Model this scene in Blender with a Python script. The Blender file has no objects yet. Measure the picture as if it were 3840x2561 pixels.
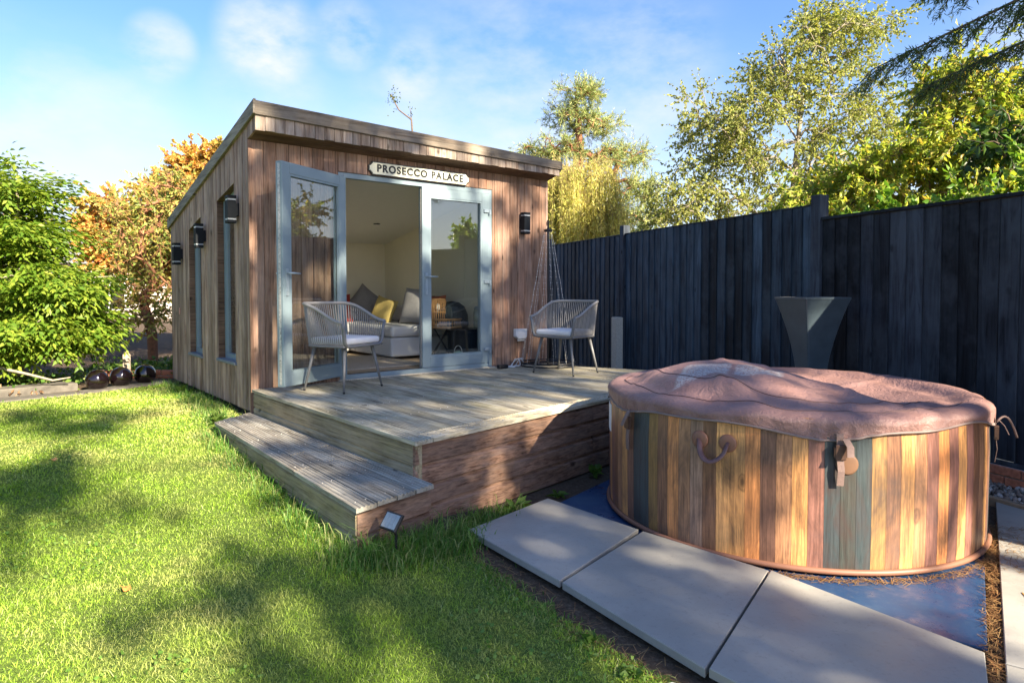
import bpy, math, random
import numpy as np
from mathutils import Vector, Matrix
random.seed(7); rng = np.random.default_rng(7)
SKY_SAT, HORIZON, CLOUD = 1.28, (3.3, 3.45, 3.5, 1), (3.2, 3.3, 3.4, 1)
SUN_E, EXPO = 4.6, 2.25
OPEN_ANGLE = -112.5

S = bpy.context.scene; COL = S.collection
R_ = math.radians

# ------------------------------------------------------------------ camera
PITCH = R_(1.8)
cd = bpy.data.cameras.new('camera'); cam = bpy.data.objects.new('camera', cd); COL.objects.link(cam)
cd.sensor_width = 36; cd.lens = 36 * 2500 / 3840
cd.shift_y = (1090 + 2500 * math.tan(PITCH) - 1280.5) / 3840
cd.clip_end = 3000; cd.clip_start = .05
cam.location = (0, 0, 1.35); cam.rotation_euler = (math.pi / 2 - PITCH, 0, 0)
S.camera = cam

# ------------------------------------------------------------------ light
SUN_EL, SUN_AZ = R_(30), R_(138)              # azimuth clockwise from +Y
sdir = Vector((math.sin(SUN_AZ) * math.cos(SUN_EL), math.cos(SUN_AZ) * math.cos(SUN_EL), math.sin(SUN_EL)))
W = bpy.data.worlds.new('World'); S.world = W; W.use_nodes = True
wn = W.node_tree; wn.nodes.clear()
def wnode(t, **k):
    n = wn.nodes.new(t)
    for a, b in k.items(): setattr(n, a, b)
    return n
out = wnode('ShaderNodeOutputWorld'); bg = wnode('ShaderNodeBackground')
sky = wnode('ShaderNodeTexSky', sky_type='NISHITA', sun_disc=False, sun_elevation=SUN_EL, sun_rotation=SUN_AZ,
            air_density=1.0, dust_density=.6, ozone_density=2.2)
bg.inputs['Strength'].default_value = .066
tc = wnode('ShaderNodeTexCoord')
mp = wnode('ShaderNodeMapping'); mp.inputs['Scale'].default_value = (1, 1, 1.9)
wn.links.new(tc.outputs['Generated'], mp.inputs[0])
nz = wnode('ShaderNodeTexNoise'); nz.inputs['Scale'].default_value = 6.0; nz.inputs['Detail'].default_value = 7; nz.inputs['Roughness'].default_value = .58
wn.links.new(mp.outputs[0], nz.inputs['Vector'])
def wmath(op, a, b=None, clamp=False):
    n = wnode('ShaderNodeMath', operation=op); n.use_clamp = clamp
    for i, v in enumerate((a, b)):
        if v is None: continue
        if isinstance(v, (int, float)): n.inputs[i].default_value = v
        else: wn.links.new(v, n.inputs[i])
    return n.outputs[0]
def cdir(px, py):                              # direction of a cloud
    u, v = (px - 1920) / 2500, (py - 1090 - 2500 * math.tan(PITCH)) / 2500
    return Vector((u, math.cos(PITCH) - v * math.sin(PITCH), -math.sin(PITCH) - v * math.cos(PITCH))).normalized()
amount = wmath('MULTIPLY', wmath('SUBTRACT', nz.outputs['Fac'], .72), 1.2, True)
for px, py, w, s in ((600, 180, .050, 1.15), (1000, 130, .075, 1.3), (1300, 130, .055, 1.1), (1540, 260, .05, .8), (1010, 340, .10, .55),
                     (300, 560, .16, .8), (2420, 260, .12, .5), (2200, 400, .25, .45), (1750, 420, .22, .6), (-900, 500, .3, .8), (4600, 300, .3, .8)):
    d = cdir(px, py)
    vd = wnode('ShaderNodeVectorMath', operation='DOT_PRODUCT'); vn = wnode('ShaderNodeVectorMath', operation='NORMALIZE')
    wn.links.new(tc.outputs['Generated'], vn.inputs[0]); wn.links.new(vn.outputs[0], vd.inputs[0]); vd.inputs[1].default_value = d
    mr = wnode('ShaderNodeMapRange', interpolation_type='SMOOTHSTEP')
    mr.inputs['From Min'].default_value = math.cos(w); mr.inputs['From Max'].default_value = 1
    wn.links.new(vd.outputs['Value'], mr.inputs['Value'])
    blob = wmath('MULTIPLY', wmath('MULTIPLY', mr.outputs[0], wmath('MULTIPLY', wmath('SUBTRACT', nz.outputs['Fac'], .36), 3.2, True)), s)
    amount = wmath('ADD', amount, blob)
amount = wmath('MULTIPLY', amount, .8, True)
hs = wnode('ShaderNodeHueSaturation'); hs.inputs['Saturation'].default_value = SKY_SAT; hs.inputs['Value'].default_value = 1.0
wn.links.new(sky.outputs[0], hs.inputs['Color'])
tint = wnode('ShaderNodeMix', data_type='RGBA', blend_type='MULTIPLY'); tint.inputs[0].default_value = 1; tint.inputs[7].default_value = (.86, .82, .93, 1)
wn.links.new(hs.outputs[0], tint.inputs[6])
# pale humid air low over the horizon, all the way round
sx = wnode('ShaderNodeSeparateXYZ'); wn.links.new(tc.outputs['Generated'], sx.inputs[0])
hz = wnode('ShaderNodeMapRange', interpolation_type='SMOOTHSTEP'); wn.links.new(sx.outputs['Z'], hz.inputs['Value'])
hz.inputs['From Min'].default_value = .36; hz.inputs['From Max'].default_value = .06; hz.inputs['To Max'].default_value = .66; hz.inputs['To Min'].default_value = .10
mx0 = wnode('ShaderNodeMix', data_type='RGBA'); wn.links.new(hz.outputs[0], mx0.inputs[0])
wn.links.new(tint.outputs[2], mx0.inputs[6]); mx0.inputs[7].default_value = HORIZON
mx = wnode('ShaderNodeMix', data_type='RGBA'); wn.links.new(amount, mx.inputs[0])
wn.links.new(mx0.outputs[2], mx.inputs[6]); mx.inputs[7].default_value = CLOUD
wn.links.new(mx.outputs[2], bg.inputs['Color']); wn.links.new(bg.outputs[0], out.inputs['Surface'])
sl = bpy.data.lights.new('sun', 'SUN'); sl.energy = SUN_E; sl.angle = R_(.5); sl.color = (1, .86, .66)
so = bpy.data.objects.new('sun', sl); COL.objects.link(so); so.location = sdir * 30
so.rotation_euler = sdir.to_track_quat('Z', 'Y').to_euler()
S.view_settings.view_transform = 'Standard'; S.view_settings.look = 'None'; S.view_settings.gamma = 1
S.view_settings.exposure = EXPO
S.render.engine = 'CYCLES'; S.cycles.max_bounces = 8; S.cycles.transparent_max_bounces = 12; S.cycles.use_denoising = True

# ------------------------------------------------------------------ helpers
def tag(o, label=None, cat=None, group=None, kind=None):
    if label: o['label'] = label
    if cat: o['category'] = cat
    if group: o['group'] = group
    if kind: o['kind'] = kind
    return o
def empty(name, loc=(0, 0, 0), rz=0, label=None, cat=None, group=None, kind=None):
    o = bpy.data.objects.new(name, None); COL.objects.link(o); o.location = loc; o.rotation_euler = (0, 0, rz); o.empty_display_size = .1
    return tag(o, label, cat, group, kind)
class MB:
    def __init__(s): s.v = []; s.f = []
    def add(s, vs, fs):
        n = len(s.v); s.v += [tuple(v) for v in vs]; s.f += [tuple(i + n for i in f) for f in fs]; return s
    def box(s, x0, x1, y0, y1, z0, z1, c=0):
        """box, c = chamfer on all edges of the outline seen from above/front"""
        if c <= 0:
            return s.add([(x, y, z) for z in (z0, z1) for (x, y) in ((x0, y0), (x1, y0), (x1, y1), (x0, y1))],
                         [(3, 2, 1, 0), (4, 5, 6, 7), (0, 1, 5, 4), (1, 2, 6, 5), (2, 3, 7, 6), (3, 0, 4, 7)])
        rings = [[(x0 + c, y0 + c, z0), (x1 - c, y0 + c, z0), (x1 - c, y1 - c, z0), (x0 + c, y1 - c, z0)],
                 [(x0, y0, z0 + c), (x1, y0, z0 + c), (x1, y1, z0 + c), (x0, y1, z0 + c)],
                 [(x0, y0, z1 - c), (x1, y0, z1 - c), (x1, y1, z1 - c), (x0, y1, z1 - c)],
                 [(x0 + c, y0 + c, z1), (x1 - c, y0 + c, z1), (x1 - c, y1 - c, z1), (x0 + c, y1 - c, z1)]]
        return s.rings(rings, True, True)
    def rings(s, rings, cap0=True, cap1=True, closed=True):
        n = len(rings[0]); vs = [p for r in rings for p in r]; fs = []
        for i in range(len(rings) - 1):
            for j in range(n if closed else n - 1):
                k = (j + 1) % n; fs.append((i * n + j, i * n + k, (i + 1) * n + k, (i + 1) * n + j))
        if cap0: fs.append(tuple(range(n - 1, -1, -1)))
        if cap1: fs.append(tuple((len(rings) - 1) * n + j for j in range(n)))
        return s.add(vs, fs)
    def tube(s, pts, r, sides=8, flat=1.0, cap=True):
        pts = [Vector(p) for p in pts]; n = len(pts)
        rr = r if isinstance(r, (list, tuple)) else [r] * n
        up = Vector((0, 0, 1)); t0 = (pts[1] - pts[0]).normalized()
        if abs(t0.dot(up)) > .95: up = Vector((1, 0, 0))
        u = t0.cross(up).normalized(); rings = []
        for i, p in enumerate(pts):
            t = (pts[min(i + 1, n - 1)] - pts[max(i - 1, 0)]).normalized()
            u = (u - t * u.dot(t)).normalized(); w = t.cross(u)
            rings.append([p + u * (math.cos(a) * rr[i]) + w * (math.sin(a) * rr[i] * flat) for a in [2 * math.pi * k / sides for k in range(sides)]])
        return s.rings(rings, cap, cap)
    def lathe(s, prof, n=24, c=(0, 0, 0), cap0=True, cap1=True):
        return s.rings([[(c[0] + r * math.cos(2 * math.pi * k / n), c[1] + r * math.sin(2 * math.pi * k / n), c[2] + z) for k in range(n)] for r, z in prof], cap0, cap1)
    def prism(s, poly, f0, f1):
        """poly of 2-D points; f0, f1 map a 2-D point to the 3-D end points"""
        return s.rings([[f0(*p) for p in poly], [f1(*p) for p in poly]])
    def build(s, name, mat=None, parent=None, smooth=False, bevel=0, fix=False):
        me = bpy.data.meshes.new(name); me.from_pydata(s.v, [], s.f); me.update()
        o = bpy.data.objects.new(name, me); COL.objects.link(o)
        if mat: me.materials.append(mat)
        if parent: o.parent = parent
        if fix or True:
            import bmesh
            b = bmesh.new(); b.from_mesh(me); bmesh.ops.recalc_face_normals(b, faces=b.faces); b.to_mesh(me); b.free()
        if smooth: me.shade_smooth()
        if bevel:
            m = o.modifiers.new('bevel', 'BEVEL'); m.width = bevel; m.segments = 2; m.limit_method = 'ANGLE'; m.angle_limit = R_(40)
        return o
def np_mesh(name, V, F, mat, parent=None, smooth=False):
    """fast mesh from numpy arrays, F is (n,3) or (n,4)"""
    me = bpy.data.meshes.new(name); k = F.shape[1]
    me.vertices.add(len(V)); me.vertices.foreach_set('co', np.ascontiguousarray(V, np.float32).ravel())
    me.loops.add(F.size); me.loops.foreach_set('vertex_index', np.ascontiguousarray(F, np.int32).ravel())
    me.polygons.add(len(F)); me.polygons.foreach_set('loop_start', np.arange(0, F.size, k, dtype=np.int32))
    me.update(calc_edges=True)
    if smooth: me.shade_smooth()
    o = bpy.data.objects.new(name, me); COL.objects.link(o); me.materials.append(mat)
    if parent: o.parent = parent
    return o
def ss(a, b, x):
    t = np.clip((x - a) / (b - a), 0, 1); return t * t * (3 - 2 * t)
def copy_tree(o, parent=None):
    c = o.copy(); COL.objects.link(c)
    if parent: c.parent = parent; c.matrix_parent_inverse = o.matrix_parent_inverse
    for ch in list(o.children): copy_tree(ch, c)
    return c

# ------------------------------------------------------------------ materials
class NT:
    def __init__(s, name):
        s.m = bpy.data.materials.new(name); s.m.use_nodes = True; s.t = s.m.node_tree; s.t.nodes.clear()
        s.o = s.n('ShaderNodeOutputMaterial'); s.b = s.n('ShaderNodeBsdfPrincipled'); s.l(s.b.outputs[0], s.o.inputs[0])
    def n(s, t, **k):
        x = s.t.nodes.new(t)
        for a, b in k.items(): setattr(x, a, b)
        return x
    def l(s, a, b): s.t.links.new(a, b)
    def coords(s, scale=(1, 1, 1), rand=True, kind='Object'):
        tc = s.n('ShaderNodeTexCoord'); mp = s.n('ShaderNodeMapping'); mp.inputs['Scale'].default_value = scale
        v = tc.outputs[kind]
        if rand:
            oi = s.n('ShaderNodeObjectInfo'); k = s.n('ShaderNodeVectorMath', operation='SCALE'); k.inputs[0].default_value = (37.3, 91.7, 53.9)
            s.l(oi.outputs['Random'], k.inputs['Scale']); a = s.n('ShaderNodeVectorMath', operation='ADD')
            s.l(v, a.inputs[0]); s.l(k.outputs[0], a.inputs[1]); v = a.outputs[0]
        s.l(v, mp.inputs[0]); return mp.outputs[0]
    def noise(s, vec, scale, detail=4, rough=.55, dist=0):
        x = s.n('ShaderNodeTexNoise'); x.inputs['Scale'].default_value = scale; x.inputs['Detail'].default_value = detail
        x.inputs['Roughness'].default_value = rough; x.inputs['Distortion'].default_value = dist
        if vec: s.l(vec, x.inputs['Vector'])
        return x.outputs['Fac']
    def ramp(s, fac, stops, interp='LINEAR'):
        x = s.n('ShaderNodeValToRGB'); e = x.color_ramp.elements; x.color_ramp.interpolation = interp
        while len(e) < len(stops): e.new(.5)
        for el, (p, c) in zip(e, stops): el.position = p; el.color = (c, c, c, 1) if isinstance(c, (int, float)) else (*c, 1)
        s.l(fac, x.inputs[0]); return x.outputs[0]
    def mix(s, fac, a, b, mode='MIX'):
        x = s.n('ShaderNodeMix', data_type='RGBA', blend_type=mode)
        for i, v in ((0, fac), (6, a), (7, b)):
            if isinstance(v, (int, float)): x.inputs[i].default_value = v if i == 0 else (v, v, v, 1)
            elif isinstance(v, tuple): x.inputs[i].default_value = (*v, 1)
            else: s.l(v, x.inputs[i])
        return x.outputs[2]
    def math(s, op, a, b, clamp=False):
        x = s.n('ShaderNodeMath', operation=op); x.use_clamp = clamp
        for i, v in enumerate((a, b)):
            if isinstance(v, (int, float)): x.inputs[i].default_value = v
            else: s.l(v, x.inputs[i])
        return x.outputs[0]
    def bump(s, h, strength=.3, dist=.01):
        x = s.n('ShaderNodeBump'); x.inputs['Strength'].default_value = strength; x.inputs['Distance'].default_value = dist
        s.l(h, x.inputs['Height']); s.l(x.outputs[0], s.b.inputs['Normal'])
    def rnd(s): return s.n('ShaderNodeObjectInfo').outputs['Random']
    def set(s, col=None, rough=.6, spec=.5, metal=0):
        if col is not None:
            if isinstance(col, tuple): s.b.inputs['Base Color'].default_value = (*col, 1)
            else: s.l(col, s.b.inputs['Base Color'])
        if isinstance(rough, (int, float)): s.b.inputs['Roughness'].default_value = rough
        else: s.l(rough, s.b.inputs['Roughness'])
        s.b.inputs['Specular IOR Level'].default_value = spec; s.b.inputs['Metallic'].default_value = metal
        return s.m
def plain(name, col, rough=.6, var=.12, scale=18, spec=.4, metal=0, bump=.05):
    k = NT(name); v = k.coords(rand=True); f = k.noise(v, scale, 6, .6)
    lo = tuple(c * (1 - var) for c in col); hi = tuple(min(1, c * (1 + var)) for c in col)
    if bump: k.bump(f, bump, .005)
    return k.set(k.ramp(f, ((.3, lo), (.7, hi))), rough, spec, metal)
def wood(name, dark, light, grey, axis, rough=.75, greyamt=.5, knots=True, rv=.35, stain=None, fine=70, spec=.25):
    """weathered timber; axis = grain direction in the object's own space"""
    k = NT(name); sc = [1, 1, 1]; sc[axis] = .035
    v = k.coords(tuple(sc)); g = k.noise(v, fine, 5, .65, .4)
    sc2 = [1, 1, 1]; sc2[axis] = .12
    v2 = k.coords(tuple(sc2)); g2 = k.noise(v2, 14, 4, .6, .8)
    c = k.ramp(g, ((.36, tuple(x * .72 for x in dark)), (.5, tuple((a + b) / 2 for a, b in zip(dark, light))), (.64, light)))
    c = k.mix(k.ramp(g2, ((.38, 0.), (.62, greyamt))), c, grey)
    vb = k.coords((1, 1, 1)); blot = k.noise(vb, 2.3, 4, .6)
    c = k.mix(1, c, k.ramp(blot, ((.3, .66), (.7, 1.2))), 'MULTIPLY')
    rr = k.ramp(k.rnd(), ((0, 1 - rv), (1, 1 + rv))); c = k.mix(1, c, rr, 'MULTIPLY')
    if knots:
        s3 = [1, 1, 1]; s3[axis] = .62
        v3 = k.coords(tuple(s3)); vo = k.n('ShaderNodeTexVoronoi'); vo.inputs['Scale'].default_value = 4.6; k.l(v3, vo.inputs['Vector'])
        ds = k.math('ADD', vo.outputs['Distance'], k.math('MULTIPLY', k.noise(vb, 30, 2), .05))
        c = k.mix(k.ramp(ds, ((.07, .9), (.12, .4), (.15, 0.))), c, tuple(x * .28 for x in dark))
    if stain:
        st = k.noise(vb, 1.1, 5, .7); c = k.mix(k.ramp(st, ((.5, 0.), (.66, stain[1]))), c, stain[0])
    k.bump(g, .5, .006)
    return k.set(c, rough, spec)
def leafmat(name, cols, trans=.45, rough=.5, spec=.3, patch=None):
    k = NT(name); gi = k.n('ShaderNodeNewGeometry'); n = len(cols)
    c = k.ramp(gi.outputs['Random Per Island'], [((i + .5) / n, x) for i, x in enumerate(cols)])
    if patch:
        f = k.noise(k.coords(rand=False), patch[1], 3); c = k.mix(k.ramp(f, ((.42, 0.), (.62, patch[2]))), c, patch[0])
    k.set(c, rough, spec); tr = k.n('ShaderNodeBsdfTranslucent'); mx = k.n('ShaderNodeMixShader'); mx.inputs[0].default_value = trans
    cc = k.mix(1, c, (1.25, 1.2, .55), 'MULTIPLY'); k.l(cc, tr.inputs[0])
    k.l(k.b.outputs[0], mx.inputs[1]); k.l(tr.outputs[0], mx.inputs[2]); k.l(mx.outputs[0], k.o.inputs[0]); return k.m
def glassmat(name, tint=(.93, .96, .95), ior=1.5, boost=1.0):
    k = NT(name); ge = k.n('ShaderNodeNewGeometry'); dp = k.n('ShaderNodeVectorMath', operation='DOT_PRODUCT'); k.l(ge.outputs['Normal'], dp.inputs[0]); k.l(ge.outputs['Incoming'], dp.inputs[1])
    f = k.math('ADD', k.math('MULTIPLY', k.math('POWER', k.math('SUBTRACT', 1, k.math('ABSOLUTE', dp.outputs['Value'], 0)), 5), .93), .055)
    t = k.n('ShaderNodeBsdfTransparent'); t.inputs[0].default_value = (*tint, 1); g = k.n('ShaderNodeBsdfGlossy'); g.inputs['Roughness'].default_value = .01
    mx = k.n('ShaderNodeMixShader'); k.l(k.math('MULTIPLY', f, boost, True), mx.inputs[0]); k.l(t.outputs[0], mx.inputs[1]); k.l(g.outputs[0], mx.inputs[2])
    k.l(mx.outputs[0], k.o.inputs[0]); return k.m
M = {}
M['front'] = wood('front_cladding', (0.157, 0.081, 0.051), (0.365, 0.212, 0.140), (0.340, 0.246, 0.188), 2, greyamt=.55, rv=.2)
M['side'] = wood('side_cladding', (0.159, 0.094, 0.067), (0.354, 0.223, 0.160), (0.452, 0.337, 0.273), 2, greyamt=.7, rv=.25)
M['strip'] = wood('strip_cladding', (0.145, 0.101, 0.074), (0.310, 0.228, 0.173), (0.373, 0.319, 0.267), 2, greyamt=.8, rv=.25)
M['fascia'] = wood('fascia_timber', (0.093, 0.070, 0.048), (0.208, 0.164, 0.121), (0.255, 0.221, 0.176), 0, greyamt=.7, rv=.1)
M['barge'] = wood('barge_timber', (.12, .10, .075), (.25, .21, .165), (.32, .29, .24), 1, greyamt=.7, rv=.1)
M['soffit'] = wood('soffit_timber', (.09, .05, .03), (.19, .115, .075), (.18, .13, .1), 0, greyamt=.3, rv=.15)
M['deck'] = wood('deck_timber', (0.180, 0.153, 0.106), (0.418, 0.375, 0.280), (0.477, 0.446, 0.350), 1, greyamt=.75, rv=.16, rough=.6, stain=((0.225, 0.209, 0.098), .4))
M['deckx'] = wood('deck_border_timber', (0.199, 0.173, 0.117), (0.469, 0.409, 0.297), (0.525, 0.485, 0.370), 0, greyamt=.7, rv=.12, rough=.6, stain=((0.270, 0.230, 0.106), .4))
M['riser'] = wood('riser_timber', (0.156, 0.121, 0.066), (0.336, 0.271, 0.158), (0.358, 0.313, 0.221), 1, greyamt=.55, rv=.15, stain=((0.224, 0.215, 0.085), .5))
M['facing'] = wood('deck_facing_timber', (0.126, 0.065, 0.041), (0.306, 0.183, 0.121), (0.273, 0.201, 0.163), 0, greyamt=.45, rv=.25)
M['step'] = wood('step_timber', (0.115, 0.103, 0.083), (0.317, 0.289, 0.237), (0.365, 0.353, 0.307), 1, greyamt=.7, rv=.2, rough=.6, stain=((0.149, 0.122, 0.101), .5))
M['fence'] = wood('fence_paint', (0.008, 0.010, 0.014), (0.021, 0.024, 0.032), (0.033, 0.042, 0.053), 2, greyamt=.95, rv=.75, rough=.75, spec=.15, stain=((0.056, 0.066, 0.079), .5))
M['brick'] = plain('brick_red', (0.408, 0.150, 0.084), .85, .35, 30, bump=.3)
M['mortar'] = plain('mortar', (.30, .28, .25), .9, .2, 60, bump=.3)
M['upvc'] = plain('sage_frame', (.195, .258, .285), .38, .05, 6, .45, bump=0)
M['upvcd'] = plain('frame_gasket', (.03, .035, .038), .6, .1, bump=0)
M['steel'] = plain('handle_steel', (.30, .37, .41), .35, .05, metal=.3, bump=0)
M['glass'] = glassmat('pane_glass', boost=2.7)
M['black'] = plain('black_plastic', (.012, .013, .015), .45, .1, bump=0)
M['lamp'] = plain('anthracite_metal', (0.010, 0.013, 0.017), .65, .08, 18, .15, bump=0)
M['lampglass'] = plain('lamp_glass', (.30, .33, .36), .2, .05, bump=0)
M['white'] = plain('white_plastic', (.70, .71, .70), .4, .04, bump=0)
M['wire'] = plain('clear_wire', (.62, .62, .60), .3, .1, bump=0)
M['sign'] = plain('sign_cream', (.62, .62, .50), .35, .05, bump=0)
M['signdark'] = plain('sign_black', (.02, .022, .02), .4, .1, bump=0)
M['rope'] = plain('grey_rope', (0.255, 0.247, 0.232), .85, .2, 300, bump=.2)
M['chairmetal'] = plain('chair_frame_grey', (0.147, 0.151, 0.154), .45, .06, bump=0)
M['cushion'] = plain('cushion_fabric', (0.658, 0.651, 0.644), .9, .06, 160, bump=.15)
M['vinyl'] = None
M['concrete'] = plain('concrete', (0.540, 0.495, 0.405), .9, .28, 90, bump=.3)
M['planter'] = plain('planter_grey', (.050, .072, .088), .34, .2, 6, .5, bump=.03)
M['stone'] = plain('path_stone', (0.102, 0.093, 0.078), .9, .35, 12, bump=.3)
M['bark'] = plain('bark', (.13, .095, .066), .9, .4, 40, bump=.4)
M['palebark'] = plain('pale_bark', (.27, .235, .175), .85, .3, 30, bump=.3)
M['pinebark'] = plain('pine_bark', (.25, .115, .06), .9, .4, 20, bump=.4)
M['cream'] = plain('cream_wall', (.80, .73, .56), .8, .03, 3, bump=0)
M['ceil'] = plain('white_ceiling', (.80, .77, .68), .8, .02, bump=0)
# ------------------------------------------------------------------ ground and lawn
def height(x, y):
    x = np.asarray(x, float); y = np.asarray(y, float)
    l = .21 * ss(3.0, 7.0, y) * (1 - ss(-1.2, .2, x)) - .095 * ss(-1.0, .05, x) - .02
    return np.where(y > 14, l * 0 - .1 + 0 * x, l) if False else l
def hgt(x, y): return float(height(x, y))
gm = NT('soil'); v = gm.coords(rand=False)
c = gm.ramp(gm.noise(v, 38, 8, .7), ((.25, (.045, .032, .022)), (.55, (.115, .085, .06)), (.8, (.22, .18, .13))))
gm.bump(gm.noise(v, 60, 6, .7), .7, .03); gm.set(c, .95, .1)
def sheet(name, xs, ys, fz, mat, keep=None):
    X, Y = np.meshgrid(xs, ys, indexing='ij'); nx, ny = X.shape
    V = np.stack([X, Y, fz(X, Y)], -1).reshape(-1, 3)
    I = (np.arange(nx - 1)[:, None] * ny + np.arange(ny - 1)[None]).ravel()
    F = np.stack([I, I + ny, I + ny + 1, I + 1], 1)
    if keep is not None:
        cxy = V[F].mean(1); F = F[keep(cxy[:, 0], cxy[:, 1])]
        u, inv = np.unique(F, return_inverse=True); V = V[u]; F = inv.reshape(F.shape)
    return np_mesh(name, V, F, mat, smooth=True)
far = [-900, -300, -120, -60, -30]
gx = np.array(far + list(np.arange(-16, 8.01, .2)) + [14, 30, 60, 120, 300, 900])
gy = np.array([-600, -200, -60, -20, -8] + list(np.arange(-4, 16.01, .2)) + [24, 40, 80, 160, 320, 900, 1600])
tag(sheet('ground', gx, gy, lambda x, y: height(x, y) - .012, gm.m), kind='structure')

def inpoly(x, y, P):
    r = np.zeros(np.shape(x), bool); n = len(P)
    for i in range(n):
        (x0, y0), (x1, y1) = P[i], P[(i + 1) % n]
        c = ((y0 > y) != (y1 > y)) & (x < (x1 - x0) * (y - y0) / (y1 - y0 + 1e-12) + x0); r ^= c
    return r
LAWN = [(-14, -3), (1.9, -3), (1.75, .9), (1.12, 1.72), (.60, 2.42), (.10, 3.12), (-.36, 3.84), (-.50, 3.95), (-.80, 3.60), (-2.50, 5.72), (-2.50, 6.25),
        (-4.25, 8.28), (-4.78, 7.42), (-5.3, 6.85), (-6.2, 6.5), (-8, 6.6), (-14, 6.2)]
lm = NT('turf'); v = lm.coords(rand=False)
c = lm.ramp(lm.noise(v, 55, 8, .7), ((.3, (0.060, 0.090, 0.020)), (.6, (0.140, 0.210, 0.044)), (.85, (0.320, 0.300, 0.120))))
lm.bump(lm.noise(v, 90, 5, .7), .8, .03); lm.set(c, .9, .1)
tag(sheet('lawn', np.arange(-14, 2, .1), np.arange(-3, 8.6, .1), lambda x, y: height(x, y), lm.m, lambda x, y: inpoly(x, y, LAWN)), kind='structure')

grassm = NT('grass_blades'); gi = grassm.n('ShaderNodeNewGeometry'); v = grassm.coords(rand=False)
a = grassm.ramp(gi.outputs['Random Per Island'], ((0, (0.190, 0.343, 0.039)), (.35, (0.345, 0.533, 0.054)), (.7, (0.518, 0.704, 0.098)), (.9, (0.655, 0.780, 0.195)), (1, (0.790, 0.837, 0.432))))
dry = grassm.noise(v, 1.3, 6, .7)
c = grassm.mix(grassm.ramp(dry, ((.46, 0.), (.62, .75))), a, (.66, .58, .27))
c = grassm.mix(grassm.ramp(grassm.noise(v, .38, 3), ((.38, .65), (.62, 0.))), c, (.17, .30, .022))
grassm.set(c, .55, .25); tr = grassm.n('ShaderNodeBsdfTranslucent'); mxs = grassm.n('ShaderNodeMixShader'); mxs.inputs[0].default_value = .4
grassm.l(grassm.mix(1, c, (1.2, 1.15, .5), 'MULTIPLY'), tr.inputs[0]); grassm.l(grassm.b.outputs[0], mxs.inputs[1]); grassm.l(tr.outputs[0], mxs.inputs[2]); grassm.l(mxs.outputs[0], grassm.o.inputs[0])
def blades(P, H, w, lean, mat, name, parent=None):
    """two-segment bent grass blades"""
    n = len(P); a = rng.uniform(0, 2 * np.pi, n); la = rng.uniform(0, 2 * np.pi, n); L = H * lean * rng.uniform(.3, 1.3, n)
    d = np.stack([np.cos(a), np.sin(a), np.zeros(n)], 1) * (w * .5)[:, None]; ld = np.stack([np.cos(la), np.sin(la), np.zeros(n)], 1)
    m = P + ld * (L * .3)[:, None]; m[:, 2] += H * .62; t = P + ld * L[:, None]; t[:, 2] += H * np.clip(1.05 - .3 * lean, .4, 1)
    V = np.stack([P - d, P + d, m + d * .75, m - d * .75, t], 1).reshape(-1, 3); b = np.arange(n)[:, None] * 5
    F = np.concatenate([b + np.array([[0, 1, 2]]), b + np.array([[0, 2, 3]]), b + np.array([[3, 2, 4]])])
    return np_mesh(name, V, F, mat, parent)
def scatter(poly, n, fdens=None):
    P = np.array(poly); lo, hi = P.min(0), P.max(0); out = []
    while sum(map(len, out)) < n:
        q = rng.uniform(lo, hi, (n, 2)); k = inpoly(q[:, 0], q[:, 1], poly)
        if fdens: k &= rng.random(n) < fdens(q[:, 0], q[:, 1])
        out.append(q[k])
    return np.concatenate(out)[:n]
VIEW = [(-.2, 1.3), (1.8, 1.3), (2.2, 2.5), (-.3, 4.2), (-2.4, 6.4), (-4.2, 8.4), (-9, 8.4), (-1.9, 1.5)]
def vis(x, y): return (np.abs(x) < y * 1.1 + 1.6) * np.clip(3.4 / np.maximum(y, 1.5), .25, 1.4) / 1.4
q = scatter(LAWN, 560000, vis); q = q[q[:, 1] > 1.4]
cl = np.sin(q[:, 0] * 7.1 + np.sin(q[:, 1] * 5)) * np.sin(q[:, 1] * 6.3 + np.sin(q[:, 0] * 4)) * .5 + .5
dist = np.hypot(q[:, 0], q[:, 1])
P = np.column_stack([q, height(q[:, 0], q[:, 1]) - .004]); H = rng.gamma(5, .0036, len(q)) * (.75 + .5 * cl); w = rng.uniform(.0018, .0036, len(q)) * np.clip(dist / 3.2, .8, 2.6)
tag(blades(P, H, w, 1.35, grassm.m, 'grass'), kind='stuff')
# long uncut grass against the step, the shed wall and the slabs
def along(pts, n, spread):
    pts = np.array(pts, float); k = rng.integers(0, len(pts) - 1, n); t = rng.random(n)[:, None]
    return pts[k] * (1 - t) + pts[k + 1] * t + rng.normal(0, spread, (n, 2))
longm = leafmat('long_grass_blades', [(0.058, 0.158, 0.021), (0.089, 0.221, 0.030), (0.128, 0.268, 0.045), (0.166, 0.284, 0.060), (0.332, 0.362, 0.150)], .4)
q = np.concatenate([along([(-.84, 3.34), (-1.6, 4.35), (-2.58, 5.6)], 1500, .06), along([(-.82, 3.3), (-.62, 3.45), (-.45, 3.62), (-.3, 3.78)], 3800, .085),
                    along([(-.3, 3.9), (-.2, 4.1), (0, 4.35)], 900, .07), along([(-2.55, 5.9), (-3.3, 7.0), (-4.3, 8.2)], 1500, .09),
                    along([(-.34, 3.72), (.08, 3.06), (.55, 2.36), (1.2, 1.6)], 1700, .05)])
P = np.column_stack([q, height(q[:, 0], q[:, 1]) - .01]); H = rng.gamma(5, .022, len(q)) * .66; H[1500:5300] *= 1.15; H[5300:6200] *= .9; H[-1700:] *= .45
tag(blades(P, H, rng.uniform(.003, .007, len(q)), .9, longm, 'long_grass'), kind='stuff')

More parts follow.
